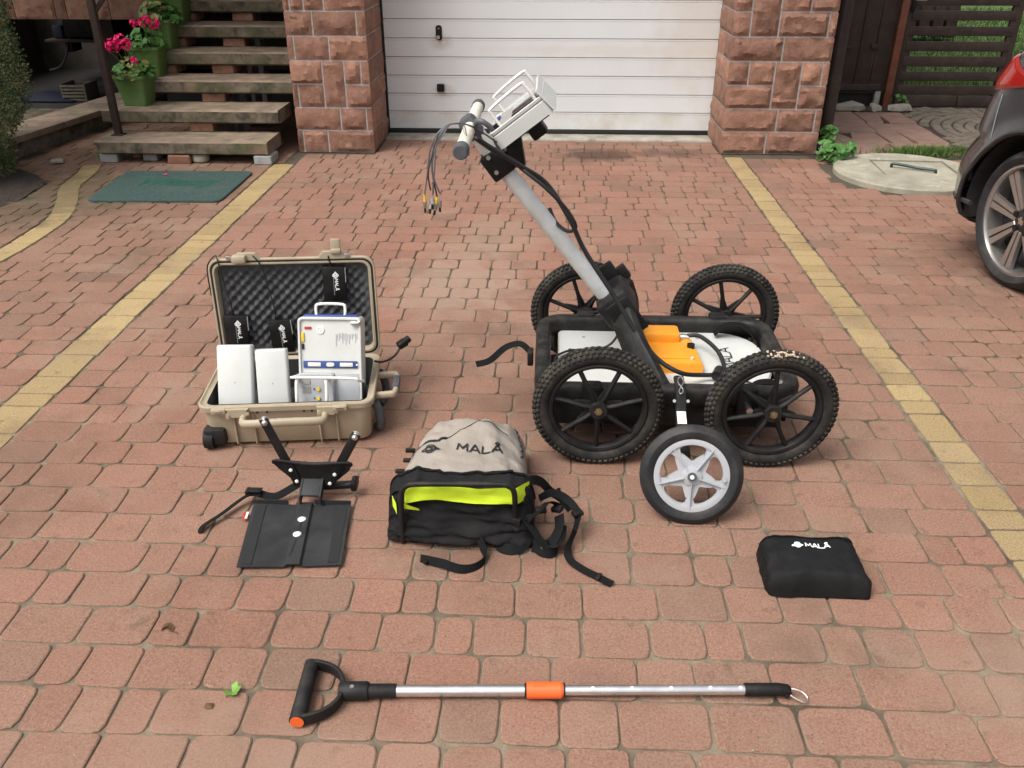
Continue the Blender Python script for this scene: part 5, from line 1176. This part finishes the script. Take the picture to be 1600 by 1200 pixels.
# ---------------------------------------------------------------- harness tray
ht = thing('harness_tray', 'black metal harness tray with two upright arms and a strap', 'tray', (-.67, 1.86, 0))
HO = Vector((-.67, 1.86, 0))
hp_ = lambda x, y, z: (x + .67, y - 1.86, z)
q4 = [(-.787, 1.717), (-.517, 1.737), (-.545, 1.998), (-.826, 1.992)]
def trp(u, v, z): 
    x = q4[0][0] * (1 - u) * (1 - v) + q4[1][0] * u * (1 - v) + q4[2][0] * u * v + q4[3][0] * (1 - u) * v; y = q4[0][1] * (1 - u) * (1 - v) + q4[1][1] * u * (1 - v) + q4[2][1] * u * v + q4[3][1] * (1 - u) * v
    return hp_(x, y, z)
us = [0, .445, .475, .60, .62, 1]; hz = [.014, .010, .019, .019, .010, .014]
def tray(mb, u0, u1, z_of, th=.003, v0=0., v1=1., nv=6):
    vs_ = []
    ul = [u for u in us if u0 <= u <= u1]
    for u in ul:
        for k in range(nv + 1): vs_.append(trp(u, v0 + (v1 - v0) * k / nv, z_of(u)))
    n = len(vs_); m = nv + 1; vs_ += [(x, y, z - th) for x, y, z in vs_]
    fs = []
    for i in range(len(ul) - 1):
        for k in range(nv): a = i * m + k; fs += [[a, a + m, a + m + 1, a + 1], [n + a, n + a + 1, n + a + m + 1, n + a + m]]
    L_ = len(ul) - 1
    fs += [[k, k + 1, n + k + 1, n + k] for k in range(nv)] + [[L_ * m + k, n + L_ * m + k, n + L_ * m + k + 1, L_ * m + k + 1] for k in range(nv)]
    fs += [[i * m, n + i * m, n + (i + 1) * m, (i + 1) * m] for i in range(L_)] + [[i * m + nv, (i + 1) * m + nv, n + (i + 1) * m + nv, n + i * m + nv] for i in range(L_)]
    mb.add(vs_, fs)
b = MB(); tray(b, 0, 1, lambda u: hz[us.index(u)]); plate = b.build('plate', 'anthracite', ht, smooth=20)
for u0, u1 in ((.035, .135), (.865, .965)):
    b = MB(); z = .0155 - .003 * .0; b.add([trp(u0, .03, .0152), trp(u1, .03, .0145), trp(u1, .97, .0145), trp(u0, .97, .0152)], [[0, 1, 2, 3]]); b.v = [Vector((v.x, v.y, .0149)) for v in b.v]; b.build('hook_tape', 'hook_tape', plate, smooth=0)
for u0, u1 in ((0, .36), (.63, 1)):
    a, c = Vector(trp(u0, .995, .012)), Vector(trp(u1, .995, .012)); b = MB(); b.add([a, c, c + Vector((0, .003, 0)), a + Vector((0, .003, 0)), a + Vector((0, 0, .014)), c + Vector((0, 0, .014)), c + Vector((0, .003, .014)), a + Vector((0, .003, .014))], [[0, 1, 5, 4], [2, 3, 7, 6], [4, 5, 6, 7], [1, 2, 6, 5], [3, 0, 4, 7]]); b.build('lip', 'anthracite', plate, smooth=0)
c1, c2 = Vector(trp(.535, .70, .0195)), Vector(trp(.52, .455, .0195))
for c in (c1, c2):
    b = MB(); b.lathe([(.0115, 0), (.0115, .0015), (.008, .004), (0, .005)], 16, T(*c)); b.build('bolt', 'white_metal', plate)
b = MB(); b.box(c1.lerp(c2, .5) + Vector((0, 0, .0001)), (.006, .045, .0012), .0003, None); b.build('slot', 'seal', plate, smooth=0)
b = MB(); b.box(Vector(trp(.505, .25, .0196)), (.005, .07, .0012), .0003); b.build('slot', 'seal', plate, smooth=0)
# neck and cross plate
nk = lambda x, y, z: hp_(x, y, z)
b = MB(); b.box(nk(-.659, 2.035, .045), (.052, .09, .007), .002, None); b.v = [Vector((v.x, v.y, v.z + (v.y - .13) * .55)) for v in b.v]; neck = b.build('neck_plate', 'anthracite', ht)
for s in (-1, 1):
    b = MB(); b.box(nk(-.659 + s * .029, 2.035, .035), (.006, .10, .03), .002); b.v = [Vector((v.x, v.y, v.z + (v.y - .13) * .55)) for v in b.v]; b.build('neck_flange', 'anthracite', ht)
b = MB(); b.cyl(nk(-.635, 2.055, .035), nk(-.55, 2.06, .040), .012, 12); b.box(nk(-.545, 2.062, .042), (.02, .045, .03), .006); b.build('clamp_knob', 'black_smooth', ht)
LEAN = T(*hp_(-.655, 2.035, .040)) @ RX(-6)
out = [(-.030, 0), (.030, 0), (.055, .018), (.105, .062), (.112, .078), (.104, .090), (.06, .088), (0, .084), (-.06, .088), (-.108, .094), (-.114, .080), (-.10, .064), (-.055, .022)]
b = MB(LEAN); b.prism(out, -.003, .003, RX(90)); cp = b.build('cross_plate', 'black_smooth', ht, smooth=30)
b = MB(LEAN); b.tube(spline([(-.114, -.002, .082), (-.10, -.010, .094), (0, -.014, .086), (.10, -.010, .091), (.112, -.002, .079)], 6), .004, 8); b.build('rolled_edge', 'black_smooth', cp)
for x0, z0, x1, z1 in ((-.043, .012, -.128, .222), (.040, .010, .134, .182)):
    d = Vector((x1 - x0, 0, z1 - z0)); L0 = d.length; a = math.degrees(atan2(d.x, d.z)); A = LEAN @ T(x0, -.006, z0) @ RY(a)
    b = MB(A); b.box((0, 0, L0 / 2), (.027, .004, L0), .0015); ar = b.build('arm', 'black_smooth', ht, smooth=30)
    for h in (L0 * .07, L0 * .24):
        b = MB(A); b.lathe([(.0055, 0), (.0055, .002), (.003, .004), (0, .004)], 10, T(0, -.002, h) @ RX(90)); b.build('rivet', 'white_metal', ar)
    b = MB(A); b.lathe([(.009, 0), (.009, .003), (.006, .004), (.006, .008), (.004, .010), (0, .010)], 16, T(0, -.002, L0 - .012) @ RX(90)); b.build('end_bolt', 'steel', ar, smooth=30)
    b = MB(A); b.cyl((0, .002, L0 - .010), (0, .010, L0 - .006), .0125, 16); b.build('end_cap', 'steel', ar)
sp = spline([hp_(*p) for p in ((-.69, 2.06, .052), (-.73, 2.035, .035), (-.77, 2.015, .022), (-.81, 2.02, .026), (-.835, 2.025, .032))], 5)
b = MB(); b.ribbon(sp, .022, .002, (0, .75, .65)); b.build('strap', 'webbing', ht)
sp = spline([hp_(*p) for p in ((-.84, 2.02, .03), (-.87, 1.985, .022), (-.90, 1.935, .016), (-.93, 1.89, .014), (-.938, 1.872, .010), (-.936, 1.862, .004))], 5)
b = MB(); b.ribbon(sp, .020, .0022, (.78, -.5, .35)); b.build('strap', 'webbing', ht)
for dz in (0, .012):
    b = MB(); b.box(hp_(-.826, 2.022, .026 + dz), (.036, .022, .006), .002, None); b.build('buckle', 'black_smooth', ht)
b = MB(); b.box(hp_(-.849, 2.022, .031), (.012, .026, .02), .003); b.build('buckle_end', 'black_smooth', ht)
b = MB(); b.box((0, 0, 0), (.014, .034, .001), 0, T(*hp_(-.832, 1.935, .012)) @ RZ(6)); b.build('red_label', 'red', ht); b = MB(); b.box((0, 0, 0), (.006, .030, .001), 0, T(*hp_(-.8285, 1.936, .0132)) @ RZ(6)); b.build('white_label', 'print_white', ht)

# ---------------------------------------------------------------- backpack
bp = thing('backpack', 'grey and black backpack with yellow reflective band lying on the paving', 'backpack', (-.22, 2.05, 0))
BX0, BX1 = -.398, -.035
def bph(x, y):          # height of the upper side
    u = (x - BX0) / (BX1 - BX0); t = (y - 1.905) / (2.285 - 1.905)
    base = .192 - .052 * max(0, min(1, t)) + .016 * sin(pi * max(0, min(1, t)))
    w = .010 * sin(u * 5.2 + 1 - t * 1.5) * sin(pi * min(1, max(0, t))) + .022 * fbm(x * 8 + 3, y * 6, 1.7) + .012 * fbm(x * 20 + y * 8, y * 11, 4) - .03 * max(0, .25 - u) * max(0, t - .3)
    sad = -.016 * math.exp(-((u - .40) / .12) ** 2 - ((t - .28) / .25) ** 2) + .014 * math.exp(-((u - .65) / .12) ** 2 - ((t - .62) / .22) ** 2) - .020 * math.exp(-((u - .22) / .16) ** 2 - ((t - .55) / .06) ** 2)
    return base + w + sad
def bp_body(u, v):
    """u round the pack outline section (x), v along y"""
    y = 1.905 + v * .385; tp = 1 - .20 * max(0, v - .15) - .10 * max(0, v - .8) * 3
    xc = (BX0 + BX1) / 2 + .012 * v; hw = (BX1 - BX0) / 2 * tp
    a = pi * (1.04 - u * 1.08); ca, sa = cos(a), sin(a)
    e = .55; x = xc + hw * math.copysign(abs(ca) ** e, ca); s = max(0, sa) ** .46 if sa > 0 else 0
    h = bph(xc + (x - xc) * .9, y); end = 1 if v < .86 else sqrt(max(0, 1 - ((v - .86) / .14) ** 2)) * .72 + .28
    return Vector((x + .22, y - 2.05, max(.004, h * s * end if sa > 0 else .004)))
b = MB(); b.grid(bp_body, 72, 56); 
m0 = 72; b.f.append([55 * m0 + i for i in range(m0)]); b.build('grey_body', 'fabric_grey', bp, smooth=70)
def bp_top(x, y):
    v = (y - 1.905) / .385; tp = 1 - .20 * max(0, v - .15) - .10 * max(0, v - .8) * 3; xc = (BX0 + BX1) / 2 + .012 * v; hw = (BX1 - BX0) / 2 * tp
    ca = min(.999, abs(x - xc) / hw) ** (1 / .55); end = 1 if v < .86 else sqrt(max(0, 1 - ((v - .86) / .14) ** 2)) * .72 + .28
    return bph(xc + (x - xc) * .9, y) * sqrt(1 - ca * ca) ** .46 * end
def surf(x, y, l=0.): return (x + .22, y - 2.05, bp_top(x, y) + .0022 + l)
def wav(u, v, l):  # lettering follows the folds
    return surf(-.345 + u, 2.035 + v * 1.0 + .014 * sin((u) * 26 + .8), l)
b = MB(); lettering(b, 'MALÅ', wav, .029, .0052, .108, .24); b.build('lettering', 'print_black', bp, smooth=0)
b = MB(); lettering(b, '', lambda u, v, l: surf(-.335 + u, 2.012 + v * .9, l), .032, .0046, 0, emblem=True); b.build('emblem', 'print_black', bp, smooth=0)
b = MB(); b.tube([surf(-.355 + .255 * k / 30, 2.115 + .05 * sin((k / 30) * 4.2 - 1.75) * (1 if k > 6 else .9), -.0005) for k in range(31)], [.0012 + (.0035 if 2 < k < 10 else 0) for k in range(31)], 6); b.build('zip_line', 'print_black', bp)
b = MB(); b.tube([surf(-.085 + .025 * sin(k / 12 * 1.5) + .006 * (k % 2), 2.24 - k / 12 * .16, -.001) for k in range(13)], .0035, 6); b.build('side_zip', 'print_black', bp)
b = MB(); b.tube([surf(-.36 - .0 * k, 2.20 - k / 10 * .22, -.006) for k in range(11)], .003, 6); b.build('side_zip', 'print_black', bp)
# black lower pocket, front towards the camera
def pocket(u, v):
    a = pi * (1.02 - u * 1.04); ca, sa = cos(a), sin(a); x = -.2165 + .200 * math.copysign(abs(ca) ** .58, ca)
    prof = [(1.935, 1.005), (1.912, 1.03), (1.886, .99), (1.872, .80), (1.862, .62), (1.852, .42), (1.835, .25), (1.825, .12), (1.85, .0)]
    t = v * 8; i = min(7, int(t)); f = t - i; y = prof[i][0] + (prof[i + 1][0] - prof[i][0]) * f; z = prof[i][1] + (prof[i + 1][1] - prof[i][1]) * f
    H = bph(x * .95 - .011, 1.92); n_ = .012 * fbm(x * 12, z * 6, 2) * (1 if .1 < z < .95 else .3) + .006 * fbm(x * 30, z * 14, 6)
    edge = max(0, sa) ** .42 if sa > 0 else 0
    return Vector((x + .22, y - 2.05 + n_ + (1 - edge) * .05, max(.002, (H * z + .3 * n_) * (edge if z > .3 else max(edge, .6) if sa > 0 else 0))))
b = MB(); b.grid(pocket, 64, 44); b.build('black_pocket', 'fabric_black', bp, smooth=70)
b = MB(); b.tube([pocket(.06 + .88 * k / 40, .11) + Vector((0, 0, .003)) for k in range(41)], .0035, 6); b.build('pocket_zip', 'webbing', bp, smooth=60)
for u_ in (.55, .62, .66):
    q = pocket(u_, .10); b = MB(); b.box(q + Vector((0, -.004, .006)), (.016, .008, .006), .002); b.build('zip_pull', 'black_smooth', bp)
def band(u, v):
    x = -.362 + u * .33; y = 1.872 - .010 * v + .006 * fbm(x * 10, v * 2, 3) - .004; z = .184 - .042 * v + .007 * sin(u * 7 + .6) * (1 - v * .5) - .006 * u - .018 * abs(2 * u - 1) ** 5
    bend = max(0, u - .9) * .5; return Vector((x + .22, y - 2.05 - .006 + bend, z))
b = MB(); b.grid(lambda u, v: band(u, v), 40, 8); b.grid(lambda u, v: band(u, v) + Vector((0, .004, 0)), 40, 8); b.build('reflective_band', 'hi_vis', bp, smooth=70)
b = MB(); b.grid(lambda u, v: Vector((-.398 + .22 + .014 * u, 1.874 - 2.05 - .022 * u, .105 + .035 * v - .012 * u)), 5, 5); b.build('band_end', 'hi_vis', bp, smooth=70)
b = MB(); b.grid(lambda u, v: Vector((-.152 + .05 * u, 1.846 - 2.05 - .004 * v, .118 + .022 * v * (1 - .6 * u) - .006 * u)), 6, 4); b.build('band_fold', 'hi_vis', bp, smooth=70)
fr = [(-.372, 1.845, .006), (-.370, 1.842, .10), (-.366, 1.842, .165), (-.352, 1.842, .192), (-.32, 1.842, .200), (-.22, 1.842, .203), (-.11, 1.843, .204), (-.082, 1.845, .196), (-.070, 1.85, .172), (-.068, 1.86, .10), (-.066, 1.875, .02)]
b = MB(); b.tube([(p.x + .22, p.y - 2.05, p.z) for p in spline(fr, 5)], .0075, 10); b.build('frame_tube', 'black_plastic', bp, smooth=60)
def strap(pts, w, name='strap', side=None, th=.0022):
    b = MB(); b.ribbon([(p.x + .22, p.y - 2.05, p.z) for p in spline(pts, 6)], w, th, side); return b.build(name, 'webbing', bp, smooth=50)
strap([(-.175, 1.86, .05), (-.162, 1.83, .035), (-.145, 1.795, .012), (-.150, 1.765, .008), (-.175, 1.742, .008), (-.21, 1.735, .012), (-.25, 1.748, .016), (-.285, 1.763, .012), (-.315, 1.777, .006)], .024, side=(.1, .5, .86))
strap([(-.005, 1.93, .10), (.03, 1.95, .105), (.07, 1.945, .09), (.10, 1.91, .07), (.095, 1.87, .05), (.075, 1.82, .02), (.08, 1.785, .010), (.11, 1.755, .006), (.15, 1.725, .006), (.185, 1.70, .005)], .022, side=[(.5, .5, .7)] * 25 + [(.5, .85, .1)] * 40)
strap([(-.07, 1.88, .15), (-.03, 1.92, .165), (.0, 1.95, .14), (.025, 1.98, .09), (.06, 1.985, .06), (.085, 1.95, .05)], .026, side=(.3, .8, .5))
strap([(-.05, 1.865, .06), (-.03, 1.84, .10), (-.005, 1.85, .115), (.02, 1.90, .11), (.05, 1.93, .08)], .024, side=(.6, -.5, .5))
strap([(-.045, 1.86, .09), (-.02, 1.84, .065), (.0, 1.825, .04), (.02, 1.815, .02), (.028, 1.81, .01)], .020, side=(.7, .6, .2))
strap([(-.03, 1.87, .02), (.0, 1.84, .012), (.03, 1.83, .03), (.05, 1.85, .06), (.05, 1.89, .075)], .03, side=(.8, -.1, .6))
strap([(-.12, 1.855, .03), (-.105, 1.83, .012), (-.075, 1.82, .010), (-.045, 1.835, .016), (-.03, 1.86, .03)], .03, 'padded_strap', (.0, .7, .7), .008)
strap([(-.02, 1.85, .01), (.005, 1.815, .006), (.035, 1.812, .018), (.055, 1.835, .04), (.05, 1.87, .05)], .035, 'padded_strap', (.5, .2, .8), .008)
for x, y, z, s in ((.10, 1.905, .072, (.03, .022, .012)), (.0, 1.865, .11, (.03, .02, .014)), (.045, 1.905, .085, (.03, .024, .014)), (-.065, 1.856, .075, (.028, .016, .024)), (.062, 1.86, .045, (.012, .02, .03)), (.048, 1.985, .085, (.012, .03, .008)), (-.297, 1.767, .010, (.012, .028, .008)), (.152, 1.7235, .009, (.012, .026, .006))):
    b = MB(); b.box((0, 0, 0), s, .003, T(x + .22, y - 2.05, z) @ RZ(R(-30, 30)) @ RY(R(-15, 15))); b.build('buckle', 'black_smooth', bp)
b = MB(); b.lathe([(.007, 0), (.007, .002), (.004, .004), (.003, .002), (0, .002)], 14, T(.228, -.232, .024) @ RX(50) @ RY(20)); b.build('snap_stud', 'brass', bp)
for y, z in ((2.17, .09), (2.14, .075), (2.06, .09), (2.02, .075)):
    b = MB(); b.box((-.412 + .22 + (y - 2.02) * .12, y - 2.05, z), (.03, .014, .010), .003); b.build('side_clip', 'black_smooth', bp)

# ---------------------------------------------------------------- small black bag
bg_ = thing('zip_bag', 'small black soft zip bag with white lettering at the right', 'bag', (.692, 1.765, 0))
def bagh(x, y):          # local: x -.125..+.125 , y -.1..+.1
    u = x / .125; t = (y + .095) / .18
    return (.068 + .016 * min(1, max(0, t)) ** .8) * (1 + .05 * fbm(x * 14, y * 12, 2)) - .010 * max(0, u) * (1 - t) + .005 * fbm(x * 22, y * 16, 8) + .003 * sin(u * 3 + t * 5) * t
def bag(u, v):
    a = pi * (1.03 - u * 1.06); ca, sa = cos(a), sin(a); e = .36
    vv = v; y = -.092 + vv * .160; sk = .008 - .03 * (y + .09)
    hw = (.120 + .012 * (1 - vv)) * (.90 + .10 * min(1, sqrt(vv / .14)) if vv < .14 else 1); x = hw * math.copysign(abs(ca) ** e, ca) + sk; endf = sqrt(max(0, 1 - (1 - vv / .16) ** 2)) if vv < .16 else 1 if vv < .9 else max(0, 1 - ((vv - .9) / .1) ** 2) ** .5 * .8 + .2
    s = max(0, sa) ** .40 if sa > 0 else 0; crn = .014 * fbm(u * 9, v * 6, 3)
    return Vector((x + crn * .25, y + .12 * 0 + .004 * fbm(x * 20, v, 5), max(.003, bagh(x, y) * s * endf)))
b = MB(); b.grid(bag, 64, 40); b.f.append(list(range(64))); b.f.append([39 * 64 + i for i in range(64)]); b.build('body', 'fabric_black', bg_, smooth=70)
def bs(x, y, l=0.): return (x, y, bagh(x, y) + .0020 + l)
b = MB(); lettering(b, 'MALÅ', lambda u, v, l: bs(-.012 + u * .99 + v * .05, .010 + v + u * .06, l), .0150, .0034, .0, .2); b.build('lettering', 'print_white', bg_, smooth=0)
b = MB(); lettering(b, '', lambda u, v, l: bs(-.046 + u, .004 + v + u * .06, l), .0175, .0034, 0, emblem=True); b.build('emblem', 'print_white', bg_, smooth=0)
b = MB(); b.tube([Vector(bag(u / 60, .885)) + Vector((0, 0, .0025)) for u in range(9, 52)], .0026, 6); b.build('zip', 'webbing', bg_)
b = MB(); b.tube([Vector(bag(.62 + .02 * k, .87 - .01 * k)) + Vector((0, 0, .004)) for k in range(5)], .002, 6); b.build('zip_pull', 'black_smooth', bg_)
b = MB(); b.tube([Vector(bag(.115, v / 20)) + Vector((0, 0, .002)) for v in range(2, 20)], .002, 6); b.build('seam', 'webbing', bg_)

# ---------------------------------------------------------------- telescopic pole with D handle
pl_ = thing('telescopic_pole', 'telescopic aluminium pole with black D handle and orange collar', 'pole', (.0, 1.335, 0)); pl_.rotation_euler = (0, 0, radians(2.6))
MP = ID; Z0 = .021
pdx = lambda x: x
b = MB(); b.tube([(-.31, 0, Z0), (-.015, 0, Z0)], .0128, 20); b.build('outer_tube', 'alu_bright', pl_, smooth=50)
b = MB(); b.tube([(.05, 0, Z0), (.455, 0, Z0)], .0112, 20); it = b.build('inner_tube', 'alu_bright', pl_, smooth=50)
for x in (.12, .205, .29, .375, .44):
    b = MB(); b.lathe([(.004, 0), (.004, .001), (.0025, .0012), (.0022, .0004), (0, .0004)], 12, T(x, -.004, Z0 + .0102) @ RX(20)); b.build('detent', 'white_metal', it)
b = MB(); b.tube([(-.024, 0, Z0), (-.022, 0, Z0), (-.0215, 0, Z0), (.052, 0, Z0), (.0525, 0, Z0), (.0565, 0, Z0)], [.015, .016, .0182, .0182, .015, .015], 24); b.build('collar', 'orange_red', pl_, smooth=35)
for x in (-.0255, .0585):
    b = MB(); b.tube([(x - .002, 0, Z0), (x + .002, 0, Z0)], .0158, 20); b.build('collar_ring', 'black_smooth', pl_)
b = MB()
for k in range(7): b.tube([(-.008 + k * .004, -.006, Z0 + .0176), (-.008 + k * .004, .006, Z0 + .0176)], .0011, 6)
struct(b.build('grip_ridges', 'orange_red', pl_), 'stuff')
b = MB(); b.tube([(-.375, 0, Z0), (-.31, 0, Z0), (-.305, 0, Z0)], [.0155, .0152, .014], 20); b.build('sleeve', 'black_plastic', pl_, smooth=50)
b = MB(); b.tube([(-.43, 0, Z0), (-.422, 0, Z0), (-.37, 0, Z0), (-.366, 0, Z0)], [.018, .0205, .0205, .019], 20); soc = b.build('handle_socket', 'black_plastic', pl_, smooth=50)
b = MB(); b.lathe([(.005, 0), (.005, .001), (.002, .0012), (0, .0002)], 12, T(-.40, -.006, Z0 + .0195)); b.build('screw', 'steel', soc)
hd_ = [(-.505, -.076), (-.485, -.074), (-.455, -.062), (-.432, -.040), (-.422, -.012), (-.422, .012), (-.432, .040), (-.455, .062), (-.485, .074), (-.505, .076)]
b = MB(); b.tube([(p.x, p.y, Z0) for p in spline([(x, y, 0) for x, y in hd_], 5)], 0, 10, flat=(.015, .0055, .6), up=(0, 0, 1)); b.build('handle_bow', 'black_plastic', pl_, smooth=50)
b = MB(); b.tube([(-.504, -.082, Z0), (-.504, -.080, Z0), (-.504, .078, Z0), (-.504, .080, Z0)], [.016, .0175, .0165, .014], 22); gp = b.build('handle_grip', 'black_plastic', pl_, smooth=50)
b = MB(); b.cyl((-.504, -.0822, Z0), (-.504, -.0836, Z0), .0145, 20); b.build('end_plug', 'orange_red', gp)
b = MB(); b.tube([(.45, 0, Z0), (.455, 0, Z0), (.525, 0, Z0), (.545, 0, Z0 - .002), (.548, 0, Z0 - .003)], [.013, .0142, .0142, .0125, .010], 20); tip = b.build('end_sleeve', 'black_plastic', pl_, smooth=50)
b = MB(); b.tube([(.538, -.012, .012), (.55, -.002, .016)], .006, 8); b.build('eyelet', 'black_smooth', tip)
b = MB(); b.tube(spline([(.547, .004, .018), (.562, .002, .019), (.578, -.006, .016), (.584, -.018, .012), (.577, -.026, .010), (.565, -.022, .011), (.548, -.008, .014)], 5, True), .0021, 6, closed=True); b.build('carabiner', 'steel', tip, smooth=60)

# ---------------------------------------------------------------- small things on the paving
spg = thing('leaf_sprig', 'tiny bright green three leaf sprig beside the pole handle', 'leaf', (-.668, 1.318, 0)); rr = random.Random(2)
b = MB()
for a, l in ((200, .02), (80, .024), (320, .02), (30, .022), (260, .016)):
    d = Vector((cos(radians(a)), sin(radians(a)), .35)); e = Vector((-d.y, d.x, 0)) * .45
    b.add([(0, 0, .003), tuple(d * l * .55 + e * l * .8 + Vector((0, 0, .004))), tuple(d * l + Vector((0, 0, .005))), tuple(d * l * .55 - e * l * .8 + Vector((0, 0, .004)))], [[0, 1, 2, 3]])
b.build('leaves', mat('sprig', (.13, .27, .035), .55, .2, 60), spg, smooth=0); b = MB(); b.tube([(0, 0, .003), (-.012, -.012, .001)], .001, 5); b.build('stem', 'leaf', spg)
b = MB(); b.tube(spline([(-.895, 1.505, .004), (-.875, 1.495, .006), (-.855, 1.487, .004)], 4), [.0012] * 9, 5); b.grid(lambda u, v: (-.90 + .03 * u, 1.515 - .022 * v + .008 * sin(u * 4), .004 + .008 * sin(u * 3) * v), 5, 4); tag(b.build('dry_leaf', 'dry_leaf', smooth=0), 'curled dry brown leaf with stalk on the paving at lower left', 'leaf')
b = MB(); b.grid(lambda u, v: (-.716 + .018 * u, 1.273 + .014 * v, .003 + .005 * sin(u * 3) * sin(v * 3)), 5, 4); tag(b.build('dry_leaf', 'dry_leaf', smooth=0), 'dark dry leaf scrap below the green sprig', 'leaf')
gv = MB(); rr = random.Random(8)
for i in range(170):
    y = .95 + rr.random() ** 1.5 * 5; x = rr.uniform(-.62 * y - .3, .62 * y + .3); s = rr.uniform(.0012, .004)
    gv.box((x, y, s * .4), (s * rr.uniform(.7, 1.8), s, s), 0, None)
struct(gv.build('grit', 'loose_rock', smooth=0), 'stuff', 'scattered grit and crumbs on the paving')
